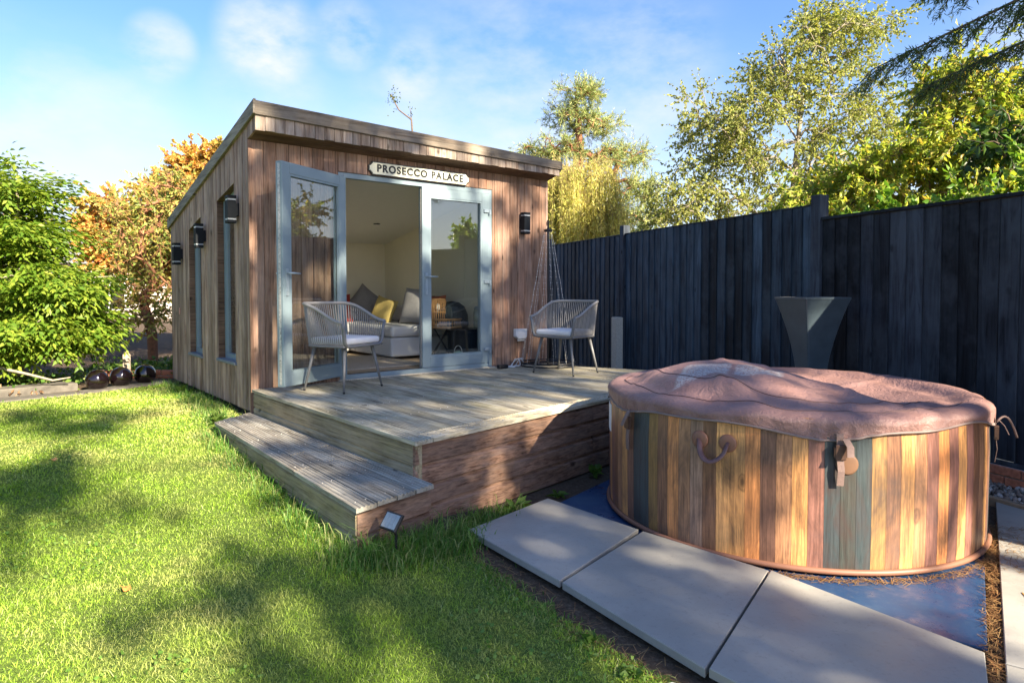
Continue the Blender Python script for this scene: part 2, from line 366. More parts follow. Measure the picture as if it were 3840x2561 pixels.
# ------------------------------------------------------------------ shed (local: x along the front, y into the shed, z up)
A0 = (-2.403, 6.149); RZ = R_(39)
ex = Vector((math.cos(RZ), math.sin(RZ), 0)); ey = Vector((-math.sin(RZ), math.cos(RZ), 0))
shed = empty('garden_room', (*A0, 0), RZ, 'timber clad garden room with sloping flat roof and open grey glazed doors', 'garden room')
WX, DY = 3.63, 3.06
def roofz(y): return 2.862 - .232 * y               # underside of the roof trim on the side wall
def topz(t, y): return 3.03 - .10 * t / WX - .232 * (y + .22)
DX0, DX1, DZ0, DZ1 = .855, 2.775, .455, 2.535       # doorway
def vboard(t0, t1, z0, z1, th=.02, c=.006):
    p = [(t0 + .001, 0), (t0 + .001, -th + c), (t0 + c, -th), (t1 - c, -th), (t1 - .001, -th + c), (t1 - .001, 0)]
    return p
n = 31; bw = WX / n
for i in range(n):
    t0, t1 = i * bw, (i + 1) * bw; j = random.uniform(0, .0025)
    spans = []
    a, b = max(t0, DX0), min(t1, DX1)
    if a >= b: spans = [(t0, t1, .44 if t0 > .2 else .20, 2.728)]
    else:
        if t0 < DX0: spans.append((t0, DX0, .44, 2.728))
        if t1 > DX1: spans.append((DX1, t1, .44, 2.728))
        spans.append((a, b, DZ1, 2.728))
    for (p0, p1, z0, z1) in spans:
        if p1 - p0 < .02: continue
        m = MB().prism([(x, y - j) for x, y in vboard(p0, p1, z0, z1)], lambda x, y: (x, y, z0), lambda x, y: (x, y, z1))
        m.build('board', M['front'], shed)
# left side boards, cut to the slope of the roof and round two tall windows
WINS = [(.42, 1.0, .655, 2.385, 2.27), (1.63, 2.165, .63, 2.165, 2.05)]
y = 0.; k = 0
while y < DY - .01:
    w = random.choice((.075, .068, .06, .09)); y1 = min(DY, y + w); k += 1
    cuts = [(y, y1)]
    for (a, b, *_r) in WINS:
        cuts2 = []
        for (p, q_) in cuts:
            cuts2 += [(p, q_)] if q_ <= a or p >= b else [s for s in ((p, max(p, a)), (max(p, a), min(q_, b)), (min(q_, b), q_)) if s[1] - s[0] > .004]
        cuts = cuts2
    j = random.uniform(0, .004)
    for (p, q_) in cuts:
        win = next((W_ for W_ in WINS if p >= W_[0] - .001 and q_ <= W_[1] + .001), None)
        zr = []
        if win:
            f = lambda yy: win[3] + (win[4] - win[3]) * (yy - win[0]) / (win[1] - win[0])
            zr = [(.235, .235, win[2] - .03, win[2] - .03), (f(p), f(q_), roofz(p), roofz(q_))]
        else: zr = [(.235 + random.uniform(-.006, .006),) * 2 + (roofz(p), roofz(q_))]
        for (za, zb, zc, zd) in zr:
            m = MB(); c = min(.006, (q_ - p) * .3); x0, x1 = 0, -.02 - j
            prof = [(p + .001, x0), (p + .001, x1 + c), (p + c, x1), (q_ - c, x1), (q_ - .001, x1 + c), (q_ - .001, x0)]
            fz = lambda yy, a_, b_: a_ + (b_ - a_) * (yy - p) / (q_ - p)
            m.prism(prof, lambda yy, xx: (xx, yy, fz(yy, za, zb)), lambda yy, xx: (xx, yy, fz(yy, zc, zd)))
            m.build('board', M['side'], shed)
    y = y1
# corner boards, structure behind the cladding
wall_in = .12
MB().box(-.0215, .006, -.0265, .005, .20, 2.727, .004).build('corner_board', M['front'], shed)
MB().box(WX - .008, WX + .02, -.0255, .10, .44, 2.727, .004).build('corner_board', M['side'], shed)
MB().box(WX, WX + .018, .10, DY, .24, 2.04, 0).build('right_wall', M['side'], shed)
MB().box(0, WX, DY, DY + .02, .24, 2.05).build('back_wall', M['side'], shed)
MB().box(.05, WX - .05, .05, DY - .05, -.3, .30).build('base', plain('dark_base', (.03, .026, .022), .95), shed)
# soffit boards, strip of short boards, fascia, barge board, roof
OV = .22
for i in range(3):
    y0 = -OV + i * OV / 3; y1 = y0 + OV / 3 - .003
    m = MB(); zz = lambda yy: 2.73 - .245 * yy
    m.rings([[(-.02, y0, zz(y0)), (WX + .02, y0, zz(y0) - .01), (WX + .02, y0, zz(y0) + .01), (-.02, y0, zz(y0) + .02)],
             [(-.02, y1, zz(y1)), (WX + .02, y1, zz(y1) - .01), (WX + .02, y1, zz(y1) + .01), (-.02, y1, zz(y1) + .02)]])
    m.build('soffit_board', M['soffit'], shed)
x = -.025
while x < WX + .02:
    x1 = min(WX + .025, x + random.uniform(.085, .10)); f = lambda t: 2.912 - .072 * t / WX
    g = 2.775 + random.uniform(-.006, .004) + .012 * math.sin(x * 2) * 0
    yy = -OV - .018 - random.uniform(0, .003)
    m = MB().prism([(x + .001, -OV), (x + .001, yy + .004), (x + .005, yy), (x1 - .005, yy), (x1 - .001, yy + .004), (x1 - .001, -OV)],
                   lambda t, y_: (t, y_, g - .008 * t / WX), lambda t, y_: (t, y_, f(t)))
    m.build('strip_board', M['strip'], shed); x = x1
m = MB(); a, b = -.032, WX + .05
m.rings([[(t, -OV - .018, z0), (t, -OV - .042, z0 + .004), (t, -OV - .042, z1 - .006), (t, -OV - .036, z1), (t, -OV - .018, z1)]
         for t, z0, z1 in ((a, 2.905, 3.03), (WX * .52, 2.868, 2.983), (b, 2.832, 2.932))])
m.build('fascia', M['fascia'], shed)
# short boards closing the side of the overhang
for i in range(3):
    y0 = -OV + i * .073; y1 = y0 + .071
    MB().rings([[(xx, y0, 2.73 - .245 * y0 - .004), (xx, y1, 2.73 - .245 * y1 - .004), (xx, y1, topz(0, y1) - .1), (xx, y0, topz(0, y0) - .1)] for xx in (-.0215 - .001 * i, -.003)]).build('strip_board', M['side'], shed)
m = MB()
m.rings([[(-.05, yy, topz(0, yy) - .125), (-.024, yy, topz(0, yy) - .125), (-.024, yy, topz(0, yy)), (-.045, yy, topz(0, yy)), (-.05, yy, topz(0, yy) - .006)] for yy in (-OV - .041, 1.4, DY + .05)])
m.build('barge_board', M['barge'], shed)
for s in range(1):
    m = MB(); m.rings([[(WX + .03, yy, topz(WX, yy) - .12), (WX + .05, yy, topz(WX, yy) - .12), (WX + .05, yy, topz(WX, yy) - .012), (WX + .03, yy, topz(WX, yy) - .012)] for yy in (-OV - .018, DY + .05)])
    m.build('barge_board', M['barge'], shed)
m = MB(); m.rings([[(-.024, yy, topz(0, yy) - .09), (WX + .03, yy, topz(WX, yy) - .09), (WX + .03, yy, topz(WX, yy) - .016), (-.024, yy, topz(0, yy) - .016)] for yy in (-OV - .018, DY + .05)])
m.build('roof', plain('roof_felt', (.06, .062, .065), .85), shed)
# inner lining
IX0, IX1, IY0, IY1, FZ = .10, 2.95, .10, 2.93, .50
cz = lambda yy: 2.60 - .185 * yy
def wallp(m, x0, x1, y0, y1, z0): return m.rings([[(xx, y0, z0), (xx, y1, z0), (xx, y1, cz(y1) + .02), (xx, y0, cz(y0) + .02)] for xx in (x0, x1)])
wallp(MB(), IX0, IX1, IY1, IY1 + .03, FZ).build('inner_wall', M['cream'], shed)
wallp(MB(), IX1, IX1 + .03, IY0, IY1 + .03, FZ).build('inner_wall', M['cream'], shed)
m = MB()
ys = [IY0, WINS[0][0], WINS[0][1], WINS[1][0], WINS[1][1], IY1 + .03]
for a, b in ((0, 1), (2, 3), (4, 5)): wallp(m, IX0 - .03, IX0, ys[a], ys[b], FZ)
for w_ in WINS: m.box(IX0 - .03, IX0, w_[0], w_[1], FZ, w_[2]); (wallp(m, IX0 - .03, IX0, w_[0], w_[1], w_[4]) if cz(w_[1]) > w_[4] else None)
m.build('inner_wall', M['cream'], shed)
m = MB(); m.box(IX0, DX0, IY0 - .03, IY0, FZ, 2.585); m.box(DX1, IX1 + .03, IY0 - .03, IY0, FZ, 2.585); m.box(DX0, DX1, IY0 - .03, IY0, DZ1, 2.585); m.build('inner_wall', M['cream'], shed)
m = MB(); m.rings([[(IX0 - .03, yy, cz(yy)), (IX1 + .03, yy, cz(yy)), (IX1 + .03, yy, cz(yy) + .04), (IX0 - .03, yy, cz(yy) + .04)] for yy in (IY0 - .03, IY1 + .03)])
m.build('ceiling', M['ceil'], shed)
MB().box(IX0 - .03, IX1 + .03, .0, IY1 + .03, FZ - .06, FZ).build('floor', plain('floor_laminate', (.36, .26, .16), .5, .2, 8), shed)
dl = MB().lathe([(.045, 0), (.045, -.006), (.03, -.008), (.028, .004)], 20, (2.27, 1.89, cz(1.89) + .001), True, True).build('downlight', M['lamp'], shed, smooth=True)
# side windows
for (a, b, z0, za, zb) in WINS:
    fz = lambda yy: za + (zb - za) * (yy - a) / (b - a)
    fr = MB(); e = .05
    fr.rings([[(.045, a, z0), (.045, a, fz(a)), (.1, a, fz(a)), (.1, a, z0)], [(.045, a + e, z0), (.045, a + e, fz(a + e)), (.1, a + e, fz(a + e)), (.1, a + e, z0)]])
    fr.rings([[(.045, b - e, z0), (.045, b - e, fz(b - e)), (.1, b - e, fz(b - e)), (.1, b - e, z0)], [(.045, b, z0), (.045, b, fz(b)), (.1, b, fz(b)), (.1, b, z0)]])
    fr.box(.045, .1, a + e, b - e, z0, z0 + e)
    fr.rings([[(xx, a + e, fz(a + e) - e), (xx, b - e, fz(b - e) - e), (xx, b - e, fz(b - e) - .001), (xx, a + e, fz(a + e) - .001)] for xx in (.045, .1)])
    wf = fr.build('window', M['upvc'], shed)
    MB().rings([[(xx, a + e, z0 + e), (xx, b - e, z0 + e), (xx, b - e, fz(b - e) - e), (xx, a + e, fz(a + e) - e)] for xx in (.068, .072)]).build('pane', M['glass'], wf)
    MB().box(-.045, .10, a - .035, b + .005, z0 - .03, z0, .004).build('sill', plain('lead_sill', (.15, .17, .20), .6, .4, 60), wf)
    m = MB()                                         # reveal lining
    m.rings([[(xx, a - .004, z0), (xx, a, z0), (xx, a, fz(a)), (xx, a - .004, fz(a))] for xx in (-.018, .1)])
    m.rings([[(xx, b, z0), (xx, b + .004, z0), (xx, b + .004, fz(b)), (xx, b, fz(b))] for xx in (-.018, .1)])
    m.rings([[(xx, a, fz(a)), (xx, b, fz(b)), (xx, b, fz(b) + .006), (xx, a, fz(a) + .006)] for xx in (-.018, .1)])
    m.build('reveal', M['soffit'], wf)
# door frame
fr = MB(); e = .052; y0, y1 = -.012, .058
fr.box(DX0, DX0 + e, y0, y1, DZ0, DZ1 - .004, 0); fr.box(DX1 - e, DX1, y0, y1, DZ0, DZ1 - .004, 0); fr.box(DX0 + e, DX1 - e, y0, y1, DZ1 - .004 - e, DZ1 - .004, 0)
fr.box(DX0 + e, DX1 - e, y0 - .012, y1, DZ0, DZ0 + .045, 0)
frame = fr.build('door_frame', M['upvc'], shed, bevel=.003)
MB().box(DX0 - .02, DX1 + .02, -.05, .0, .446, DZ0 - .001).build('sill', M['concrete'], shed)
def door(w, h, handle_left):
    """leaf in its own space: x 0..w from the hinge side, y 0 outside face, z 0..h"""
    s = .098; d = empty('door'); d.parent = shed
    f = MB(); f.box(0, s, -.035, .035, 0, h); f.box(w - s, w, -.035, .035, 0, h); f.box(s, w - s, -.035, .035, h - s, h); f.box(s, w - s, -.035, .035, 0, s + .02)
    f.build('leaf_frame', M['upvc'], d, bevel=.004)
    bd_ = MB(); q_ = .018
    for yy0, yy1 in ((-.031, -.008), (.008, .031)):
        bd_.box(s, s + q_, yy0, yy1, s + .02, h - s); bd_.box(w - s - q_, w - s, yy0, yy1, s + .02, h - s)
        bd_.box(s + q_, w - s - q_, yy0, yy1, s + .02, s + .02 + q_); bd_.box(s + q_, w - s - q_, yy0, yy1, h - s - q_, h - s)
    bd_.build('glazing_bead', M['upvc'], d)
    MB().box(s + q_ - .004, w - s - q_ + .004, -.004, .004, s + .034, h - s - .014).build('pane', M['glass'], d)
    hx = w - s * .5
    for sd in (-1, 1):
        hp = MB().box(hx - .016, hx + .016, min(sd * .035, sd * .043), max(sd * .035, sd * .043), .80, 1.04, .003); hp.box(hx - .006, hx + .006, min(sd * .043, sd * .05), max(sd * .043, sd * .05), .84, .875)
        ho = hp.build('handle', M['steel'], d)
        MB().tube([(hx, sd * .043, 1.0), (hx, sd * .075, 1.0), (hx - .025, sd * .088, 1.0), (hx - .12, sd * .084, .998)], [.009, .009, .009, .007], 8).build('lever', M['steel'], ho, smooth=True)
    g = MB(); g.box(w - .001, w + .003, -.012, .012, .02, h - .02); g.build('lock_strip', plain('lock_strip', (.45, .45, .43), .5, .4, 60, metal=.5), d)
    for hz_ in (.16, .95, h - .20):
        hb = MB().box(.004, .075, -.053, -.036, hz_ - .02, hz_ + .02, .004); hb.box(-.018, .006, -.058, -.036, hz_ - .045, hz_ + .02, .004); hb.build('hinge', M['steel'], d)
    return d
LW, LH = (DX1 - DX0 - 2 * e) / 2 - .002, DZ1 - DZ0 - .004 - e - .05
d1 = door(LW, LH, True); d1.location = (DX1 - e, .012, DZ0 + .048); d1.scale = (-1, 1, 1)
d2 = door(LW, LH, False); d2.location = (DX0 + .03, -.055, DZ0 + .048)
# world heading of the open leaf is -116.5 deg
d2.rotation_euler = (0, 0, R_(OPEN_ANGLE) - RZ)
# terracotta doorstop tile by the open leaf
tag(MB().box(-.03, .03, -.012, .012, 0, .12, .008).build('pipe_stub', plain('pink_plastic', (.55, .30, .25), .6, .08)), 'short pink plastic stub standing beside the open door', 'pipe stub')
o = bpy.data.objects['pipe_stub']; o.location = Vector((*A0, .452)) + ex * .42 - ey * .05; o.rotation_euler = (0, 0, RZ)

# wall lamps
def wall_lamp(label, loc, rz, plate):
    L = empty('wall_lamp', loc, rz, label, 'wall lamp', 'up and down wall lamps on the garden room')
    hw, h = .046, .13
    MB().box(-hw, hw, -.105, -.025, -h + .045, h - .045, .004).build('body', M['lamp'], L)
    MB().box(-hw, hw, -.105, -.025, h - .03, h, .004).build('cap', M['lamp'], L)
    MB().box(-hw, hw, -.105, -.025, -h, -h + .03, .004).build('cap', M['lamp'], L)
    for s in (1, -1): MB().box(-hw + .004, hw - .004, -.101, -.029, min(s * (h - .046), s * (h - .029)), max(s * (h - .046), s * (h - .029))).build('lens', M['lampglass'], L)
    MB().box(-hw + .01, hw - .01, -.028, 0, -.06, .06, .003).build('back_plate', M['lamp'], L)
    return L
def sp(t, y_, z): return Vector((*A0, z)) + ex * t + ey * y_
wall_lamp('dark wall lamp beside the glass doors on the front wall', sp(3.23, -.022, 2.165), RZ, 1)
for s_, z_, lb in ((.29, 2.115, 'nearest and highest of three wall lamps down the side wall'), (1.447, 1.94, 'middle wall lamp between the two tall side windows'), (2.47, 1.79, 'wall lamp at the far rear end of the side wall')):
    wall_lamp(lb, sp(-.024, s_, z_), RZ - math.pi / 2, 1)
# sign
sg = empty('name_sign', sp(1.80, -.022, 2.607), RZ, 'cream railway style name plate reading PROSECCO PALACE above the doors', 'sign')
def signpoly(w, h, k, r): # clipped corners with small steps
    return [(-w + k, -h), (w - k, -h), (w - k, -h + r), (w - r, -h + k), (w, -h + k), (w, h - k), (w - r, h - k), (w - k, h - r), (w - k, h), (-w + k, h), (-w + k, h - r), (-w + r, h - k), (-w, h - k), (-w, -h + k), (-w + r, -h + k), (-w + k, -h + r)]
MB().prism(signpoly(.63, .068, .038, .012), lambda a, b: (a, -.004, b), lambda a, b: (a, -.022, b)).build('border', M['signdark'], sg)
MB().prism(signpoly(.618, .060, .036, .012), lambda a, b: (a, -.02, b), lambda a, b: (a, -.027, b)).build('plate', M['sign'], sg)
fc = bpy.data.curves.new('lettering', 'FONT'); fc.body = 'PROSECCO PALACE'; fc.size = .104; fc.extrude = .002; fc.align_x = 'CENTER'; fc.align_y = 'CENTER'; fc.offset = .0042; fc.space_character = 1.2
fo = bpy.data.objects.new('lettering', fc); COL.objects.link(fo); fc.materials.append(M['signdark']); fo.parent = sg; fo.location = (0, -.0285, 0)
bpy.context.view_layer.update(); me_ = bpy.data.meshes.new_from_object(fo.evaluated_get(bpy.context.evaluated_depsgraph_get())); bpy.data.objects.remove(fo)
fo = bpy.data.objects.new('lettering', me_); COL.objects.link(fo); fo.parent = sg; fo.location = (0, -.0285, 0); fo.rotation_euler = (math.pi / 2, 0, 0); fo['kind'] = 'stuff'
# junction box
jb = empty('junction_box', sp(3.18, -.022, .82), RZ, 'white weatherproof junction box low on the front wall', 'junction box')
MB().prism([(-.085, .065), (.085, .065), (.085, -.025), (.06, -.055), (-.045, -.055), (-.085, -.025)], lambda a, b: (a, 0, b), lambda a, b: (a, -.06, b)).build('case', M['white'], jb, bevel=.006)
for i in range(4): MB().lathe([(.011, -.085), (.013, -.075), (.013, -.052)], 10, (-.03 + i * .028, -.03, 0)).build('cable_gland', M['white'], jb, smooth=True)
# vent tag on the far end of the side wall
tag(MB().box(-.004, 0, -.02, .02, -.04, .04).build('warning_tag', plain('red_white_tag', (.55, .25, .22), .5, .5, 40)), 'small red and white tag fixed to the rear of side wall', 'tag').location = sp(-.026, 2.62, 1.1)
bpy.data.objects['warning_tag'].rotation_euler = (0, 0, RZ)

# ------------------------------------------------------------------ deck
ZD = .45
PA, PC = Vector((-2.403, 6.10)), Vector((-.58, 3.958))
u = (PC - PA).normalized(); LAL = (PC - PA).length            # board direction, from the wall outward
vdir = Vector((-u.y, u.x))                                       # across the boards (to the right)
if vdir.x < 0: vdir = -vdir
deck = empty('timber_deck', (PA.x, PA.y, 0), math.atan2(u.y, u.x) - math.pi / 2, 'raised grey decking platform with a lower step along its left side', 'deck')
# local: +y along the boards outward, local x = -(across).  across = -x
def dl_(p): d = Vector(p[:2]) - PA; return (-(d.dot(vdir)), d.dot(u))
Fd = (Vector((.838, 5.588)) - PC).normalized()
def seg_y(a, P, D):                                   # y on line P+sD at across a
    px, py = P.dot(vdir), P.dot(u); dx, dy = D.dot(vdir), D.dot(u); return py + (a - px) / dx * dy
backP, backD = Vector((0, 0)), Vector((math.cos(RZ), math.sin(RZ)))
P2 = [Vector((.44, 8.08)) - PA, Vector((1.46, 7.58)) - PA]
a_c = P2[0].dot(vdir)
def back_y(a):
    return max(seg_y(a, Vector((.005, -.05)), backD), -9) if a < a_c + .1 else seg_y(a, P2[0], (P2[1] - P2[0]).normalized())
def front_y(a): return seg_y(a, PC - PA, Fd)
bwid = .145; gap = .005; amax = P2[1].dot(vdir) + .35
groove = []
def gprof(w, z, th, ng=5, gd=.006, gw=.010):
    """grooved decking profile in (x, z)"""
    p = [(0, z - th), (0, z - .004), (.004, z)]
    for i in range(ng):
        c = (i + .7) * w / (ng + .4)
        p += [(c - gw / 2 - .003, z), (c - gw / 2, z - gd), (c + gw / 2, z - gd), (c + gw / 2 + .003, z)]
    return p + [(w - .004, z), (w, z - .004), (w, z - th)]
border = .15
a = 0.; i = 0
while a < amax:
    w = bwid if a + bwid < amax else amax - a
    p = gprof(w - gap, ZD + random.uniform(-.0015, .0015), .028)
    inset = border * math.sqrt(1 + (Fd.dot(u) / Fd.dot(vdir)) ** 2) + .006
    first = i == 0
    f0 = lambda x, z: (-(a + x), back_y(a + x), z)
    f1 = (lambda x, z: (-(a + x), front_y(a + x) + .002, z)) if first else (lambda x, z: (-(a + x), front_y(a + x) - inset, z))
    MB().prism(p, f0, f1).build('deck_board', M['deck'], deck); a += w; i += 1
# front border board, laid along the front edge in two lengths
fl = Vector((Fd.x, Fd.y)); fnx, fny = Fd.dot(vdir), Fd.dot(u)
inn = (fny, -fnx)
if inn[1] > 0: inn = (-inn[0], -inn[1])
def onfront(s, o, z):                                 # s along the front edge, o inward
    a_, y_ = (PC - PA).dot(vdir) + fnx * s + inn[0] * o, (PC - PA).dot(u) + fny * s + inn[1] * o
    return (-a_, y_, z)
s0 = (bwid) / fnx
Ltot = (amax - 0) / fnx
fb = gprof(border - .002, ZD - .001, .028)
for (sa, sb) in ((s0 + .003, 2.25), (2.254, Ltot)):
    MB().prism(fb, lambda o, z: onfront(sa, o, z), lambda o, z: onfront(sb, o, z)).build('border_board', M['deckx'], deck)
# facing boards under the front edge, shiplap
zs = [ZD - .029, ZD - .158, ZD - .287, ZD - .416, ZD - .57]
for j in range(4):
    t_, b_ = zs[j], zs[j + 1] + .002
    b_ += .004; prof = [(.034, t_), (.026, t_), (.027, t_ - .018), (.012, t_ - .030), (.010, b_ + .003), (.014, b_), (.034, b_)]
    for sa, sb in ((.012, 1.9 + .23 * (j % 2)), (1.903 + .23 * (j % 2), Ltot)):
        MB().prism(prof, lambda o, z: onfront(sa, o, z), lambda o, z: onfront(sb, o, z)).build('facing_board', M['facing'], deck)
# left riser boards
for j in range(2):
    t_, b_ = zs[j], zs[j + 1] + .002
    prof = [(.03, t_), (.022, t_), (.026, t_ - .012), (.014, t_ - .026), (.014, b_), (.03, b_)]
    MB().prism(prof, lambda o, z: (-o, .035, z), lambda o, z: (-o, LAL - .016, z)).build('riser_board', M['riser'], deck)
MB().box(-.06, -.016, LAL - .06, LAL - .0165, -.15, ZD - .03).build('corner_post', M['riser'], deck)
MB().prism([(.05, -.2), (.05, ZD - .04), (amax, ZD - .04), (amax, -.2)], lambda a_, z: (-a_, back_y(a_) + .02, z), lambda a_, z: (-a_, front_y(a_) - .06, z)).build('substructure', plain('deck_dark', (.02, .017, .014), .95), deck)
# lower step: fanned boards between two lines
ZS = ZD - .222
SL, SF, BL, BF = [Vector(p) - PA for p in ((-2.547, 5.673), (-.804, 3.408), (-2.42, 6.12), (-.45, 3.84))]
def stp(r, s, z):                                    # r 0 at riser .. 1 at front edge, s along
    b = BL.lerp(BF, s); f = SL.lerp(SF, s); p = b.lerp(f, r); return (-(p.dot(vdir)), p.dot(u), z)
nb = 4
for j in range(nb):
    r0, r1 = j / nb + .012, (j + 1) / nb
    w = .11; p = gprof(w, 0, .028, 4, .006, .009); cut = .56 + .12 * (j % 2)
    for sa, sb in ((-.0, cut - .002), (cut + .002, 1.0)):
        zo = random.uniform(-.002, .003)
        MB().prism(p, lambda x, z: stp(r0 + (r1 - r0) * x / w, sa, ZS + z + zo), lambda x, z: stp(r0 + (r1 - r0) * x / w, sb, ZS + z + zo)).build('step_board', M['step'], deck)
for j in range(2):
    t_, b_ = ZS - .029 - .137 * j, ZS - .029 - .137 * (j + 1) + .002
    prof = [(.90, t_), (.955, t_), (.945, t_ - .014), (.972, t_ - .028), (.972, b_), (.90, b_)]
    MB().prism(prof, lambda r, z: stp(r, .03, z), lambda r, z: stp(r, .985, z)).build('riser_board', M['riser'], deck)
    prof2 = [(.965, t_), (.983, t_), (.980, t_ - .014), (.988, t_ - .028), (.988, b_), (.965, b_)]
    MB().prism(prof2, lambda s, z: stp(.0, s, z), lambda s, z: stp(.955, s, z)).build('facing_board', M['facing'], deck)

sc_ = MB()
for a in np.arange(.03, amax - .1, .0725):
    for off_ in (-.055, -.10, -.62, -1.15):
        yy = front_y(a) + (off_ if off_ > -.2 else off_ - .1)
        if yy < back_y(a) + .1: continue
        c_ = (-(a + random.uniform(-.006, .006)), yy + random.uniform(-.01, .01), ZD + .001); sc_.lathe([(.0042, -.004), (.0042, .0012)], 6, c_)
for s_ in np.linspace(.03, .97, 7):
    for r_ in np.arange(.07, 1, .123): sc_.lathe([(.004, -.004), (.004, .003)], 6, stp(r_, s_, ZS + .0005))
tag(sc_.build('screw_heads', plain('screw_zinc', (.50, .49, .46), .4, .2, metal=.4, bump=0), deck), kind='stuff')
for i_, (x_, y_, c_, lb_) in enumerate(((-1.75, 2.98, (.45, .17, .04), 'orange fallen leaf lying in the sunlit lawn'), (-2.6, 3.3, (.48, .36, .12), 'yellowish fallen leaf on the open lawn'), (-3.4, 4.9, (.40, .22, .08), 'brown fallen leaf far out on the lawn'))):
    n_ = 9; lv = [(.026 * (1 + .25 * math.cos(5 * t)) * math.cos(t), .017 * (1 + .25 * math.cos(5 * t)) * math.sin(t), .008 + .010 * math.sin(2 * t)) for t in np.linspace(0, 2 * math.pi, 20, endpoint=False)] + [(0, 0, .004)]
    o = MB().add(lv, [(k, (k + 1) % 20, 20) for k in range(20)]).build('fallen_leaf', plain('leaf_colour', c_, .7, .3, 30, bump=0)); o.location = (x_, y_, hgt(x_, y_) + .022); o.rotation_euler = (random.uniform(-.2, .2), random.uniform(-.2, .2), random.uniform(0, 6)); tag(o, lb_, 'leaf', 'fallen leaves on the ground')
# ------------------------------------------------------------------ things inside the garden room
sofam = plain('sofa_fabric', (.52, .52, .51), .9, .05, 120, bump=.1)
sofa = empty('sofa', sp(2.45, 1.9, FZ), RZ, 'pale grey corner sofa seen through the open doorway', 'sofa')
def loc_box(m, x0, x1, y0, y1, z0, z1, c=0): return m.box(x0 - 2.45, x1 - 2.45, y0 - 1.9, y1 - 1.9, z0, z1, c)
loc_box(MB(), 1.98, 2.93, .98, 1.98, .03, .27).build('base', sofam, sofa, bevel=.025)
loc_box(MB(), 1.98, 2.93, 1.99, 2.90, .03, .27).build('base', sofam, sofa, bevel=.025)
loc_box(MB(), .7, 1.97, 2.10, 2.90, .03, .27).build('base', sofam, sofa, bevel=.025)
loc_box(MB(), 1.98, 2.93, .97, 1.98, .275, .41).build('seat_cushion', sofam, sofa, bevel=.035)
loc_box(MB(), 1.98, 2.93, 1.985, 2.90, .275, .41).build('seat_cushion', sofam, sofa, bevel=.035)
loc_box(MB(), .7, 1.97, 2.09, 2.90, .275, .41).build('seat_cushion', sofam, sofa, bevel=.035)
loc_box(MB(), .7, 2.93, 2.72, 2.92, .415, .64).build('back_cushion', sofam, sofa, bevel=.04)
loc_box(MB(), 2.74, 2.94, .98, 2.70, .415, .64).build('back_cushion', sofam, sofa, bevel=.04)
def cushion(name, label, col, loc, size, rot):
    n = 12; V = []; F = []
    for s in (1, -1):
        for i in range(n + 1):
            for j in range(n + 1):
                a, b = i / n * 2 - 1, j / n * 2 - 1
                pin = 1 - .09 * (1 - abs(a) ** 2) * b * b - .0; pin2 = 1 - .09 * (1 - abs(b) ** 2) * a * a
                V.append((a * size / 2 * pin2, s * .075 * ((1 - a ** 4) * (1 - b ** 4)) ** .6, b * size / 2 * pin))
    N = (n + 1) ** 2
    for k in (0, 1):
        for i in range(n):
            for j in range(n):
                q = [k * N + i * (n + 1) + j, k * N + (i + 1) * (n + 1) + j, k * N + (i + 1) * (n + 1) + j + 1, k * N + i * (n + 1) + j + 1]; F.append(q if k else q[::-1])
    m = MB().add(V, F); o = m.build(name, plain(name + '_fabric', col, .9, .12, 60, bump=.15), smooth=True)
    o.location = loc; o.rotation_euler = rot; return tag(o, label, 'cushion', 'scatter cushions on the sofa')
cushion('cushion', 'large grey cushion propped at the near end of the sofa', (.30, .29, .29), sp(2.56, 1.38, FZ + .65), .50, (R_(-16), 0, RZ - R_(78)))
cushion('cushion', 'burnt orange cushion tucked behind the large grey cushion', (.42, .11, .045), sp(2.70, 1.16, FZ + .60), .40, (R_(-14), 0, RZ - R_(80)))
cushion('cushion', 'mustard yellow cushion standing on its corner', (.50, .38, .13), sp(2.44, 2.02, FZ + .58), .36, (R_(-18), R_(14), RZ - R_(66)))
cushion('cushion', 'slate grey cushion with its corner up in the back of the sofa', (.20, .19, .19), sp(2.42, 2.56, FZ + .67), .42, (R_(-14), R_(38), RZ - R_(35)))
cushion('cushion', 'dark red cushion behind the woven chair', (.30, .04, .03), sp(1.98, 2.50, FZ + .60), .42, (R_(-16), 0, RZ))
cushion('cushion', 'ochre patterned cushion against the rear wall', (.42, .29, .11), sp(1.72, 2.62, FZ + .62), .44, (R_(-12), 0, RZ))
rugm = NT('rug'); v = rugm.coords(rand=False); f = rugm.noise(v, 130, 5, .7)
rugm.bump(f, .9, .02); rugm.set(rugm.ramp(f, ((.3, (.30, .25, .18)), (.7, (.62, .55, .44)))), .95, .1)
o = MB().box(-.62, .62, -.65, .65, 0, .018, .006).build('rug', rugm.m); o.location = sp(1.42, .90, FZ); o.rotation_euler = (0, 0, RZ)
tag(o, 'beige shaggy rug on the floor inside the doorway', 'rug')
wick = plain('wicker', (.36, .19, .075), .7, .35, 90, bump=.2)
tb = empty('side_table', sp(2.50, .66, FZ), RZ + .3, 'round wicker tray table with crossed black legs behind the glass door', 'table')
MB().lathe([(.245, .40), (.25, .40), (.25, .405), (0.01, .405)], 28, cap0=False).build('tray_base', wick, tb)
m = MB(); m.tube([(.25 * math.cos(a), .25 * math.sin(a), .50) for a in np.linspace(0, 2 * math.pi, 29)], .012, 6); m.tube([(.25 * math.cos(a), .25 * math.sin(a), .405) for a in np.linspace(0, 2 * math.pi, 29)], .012, 6); m.tube([(.25 * math.cos(a), .25 * math.sin(a), .45) for a in np.linspace(0, 2 * math.pi, 29)], .006, 6)
for k in range(40):
    a = k / 40 * 2 * math.pi; m.tube([(.25 * math.cos(a), .25 * math.sin(a), .405), (.25 * math.cos(a), .25 * math.sin(a), .50)], .005, 4)
m.build('tray_rim', wick, tb)
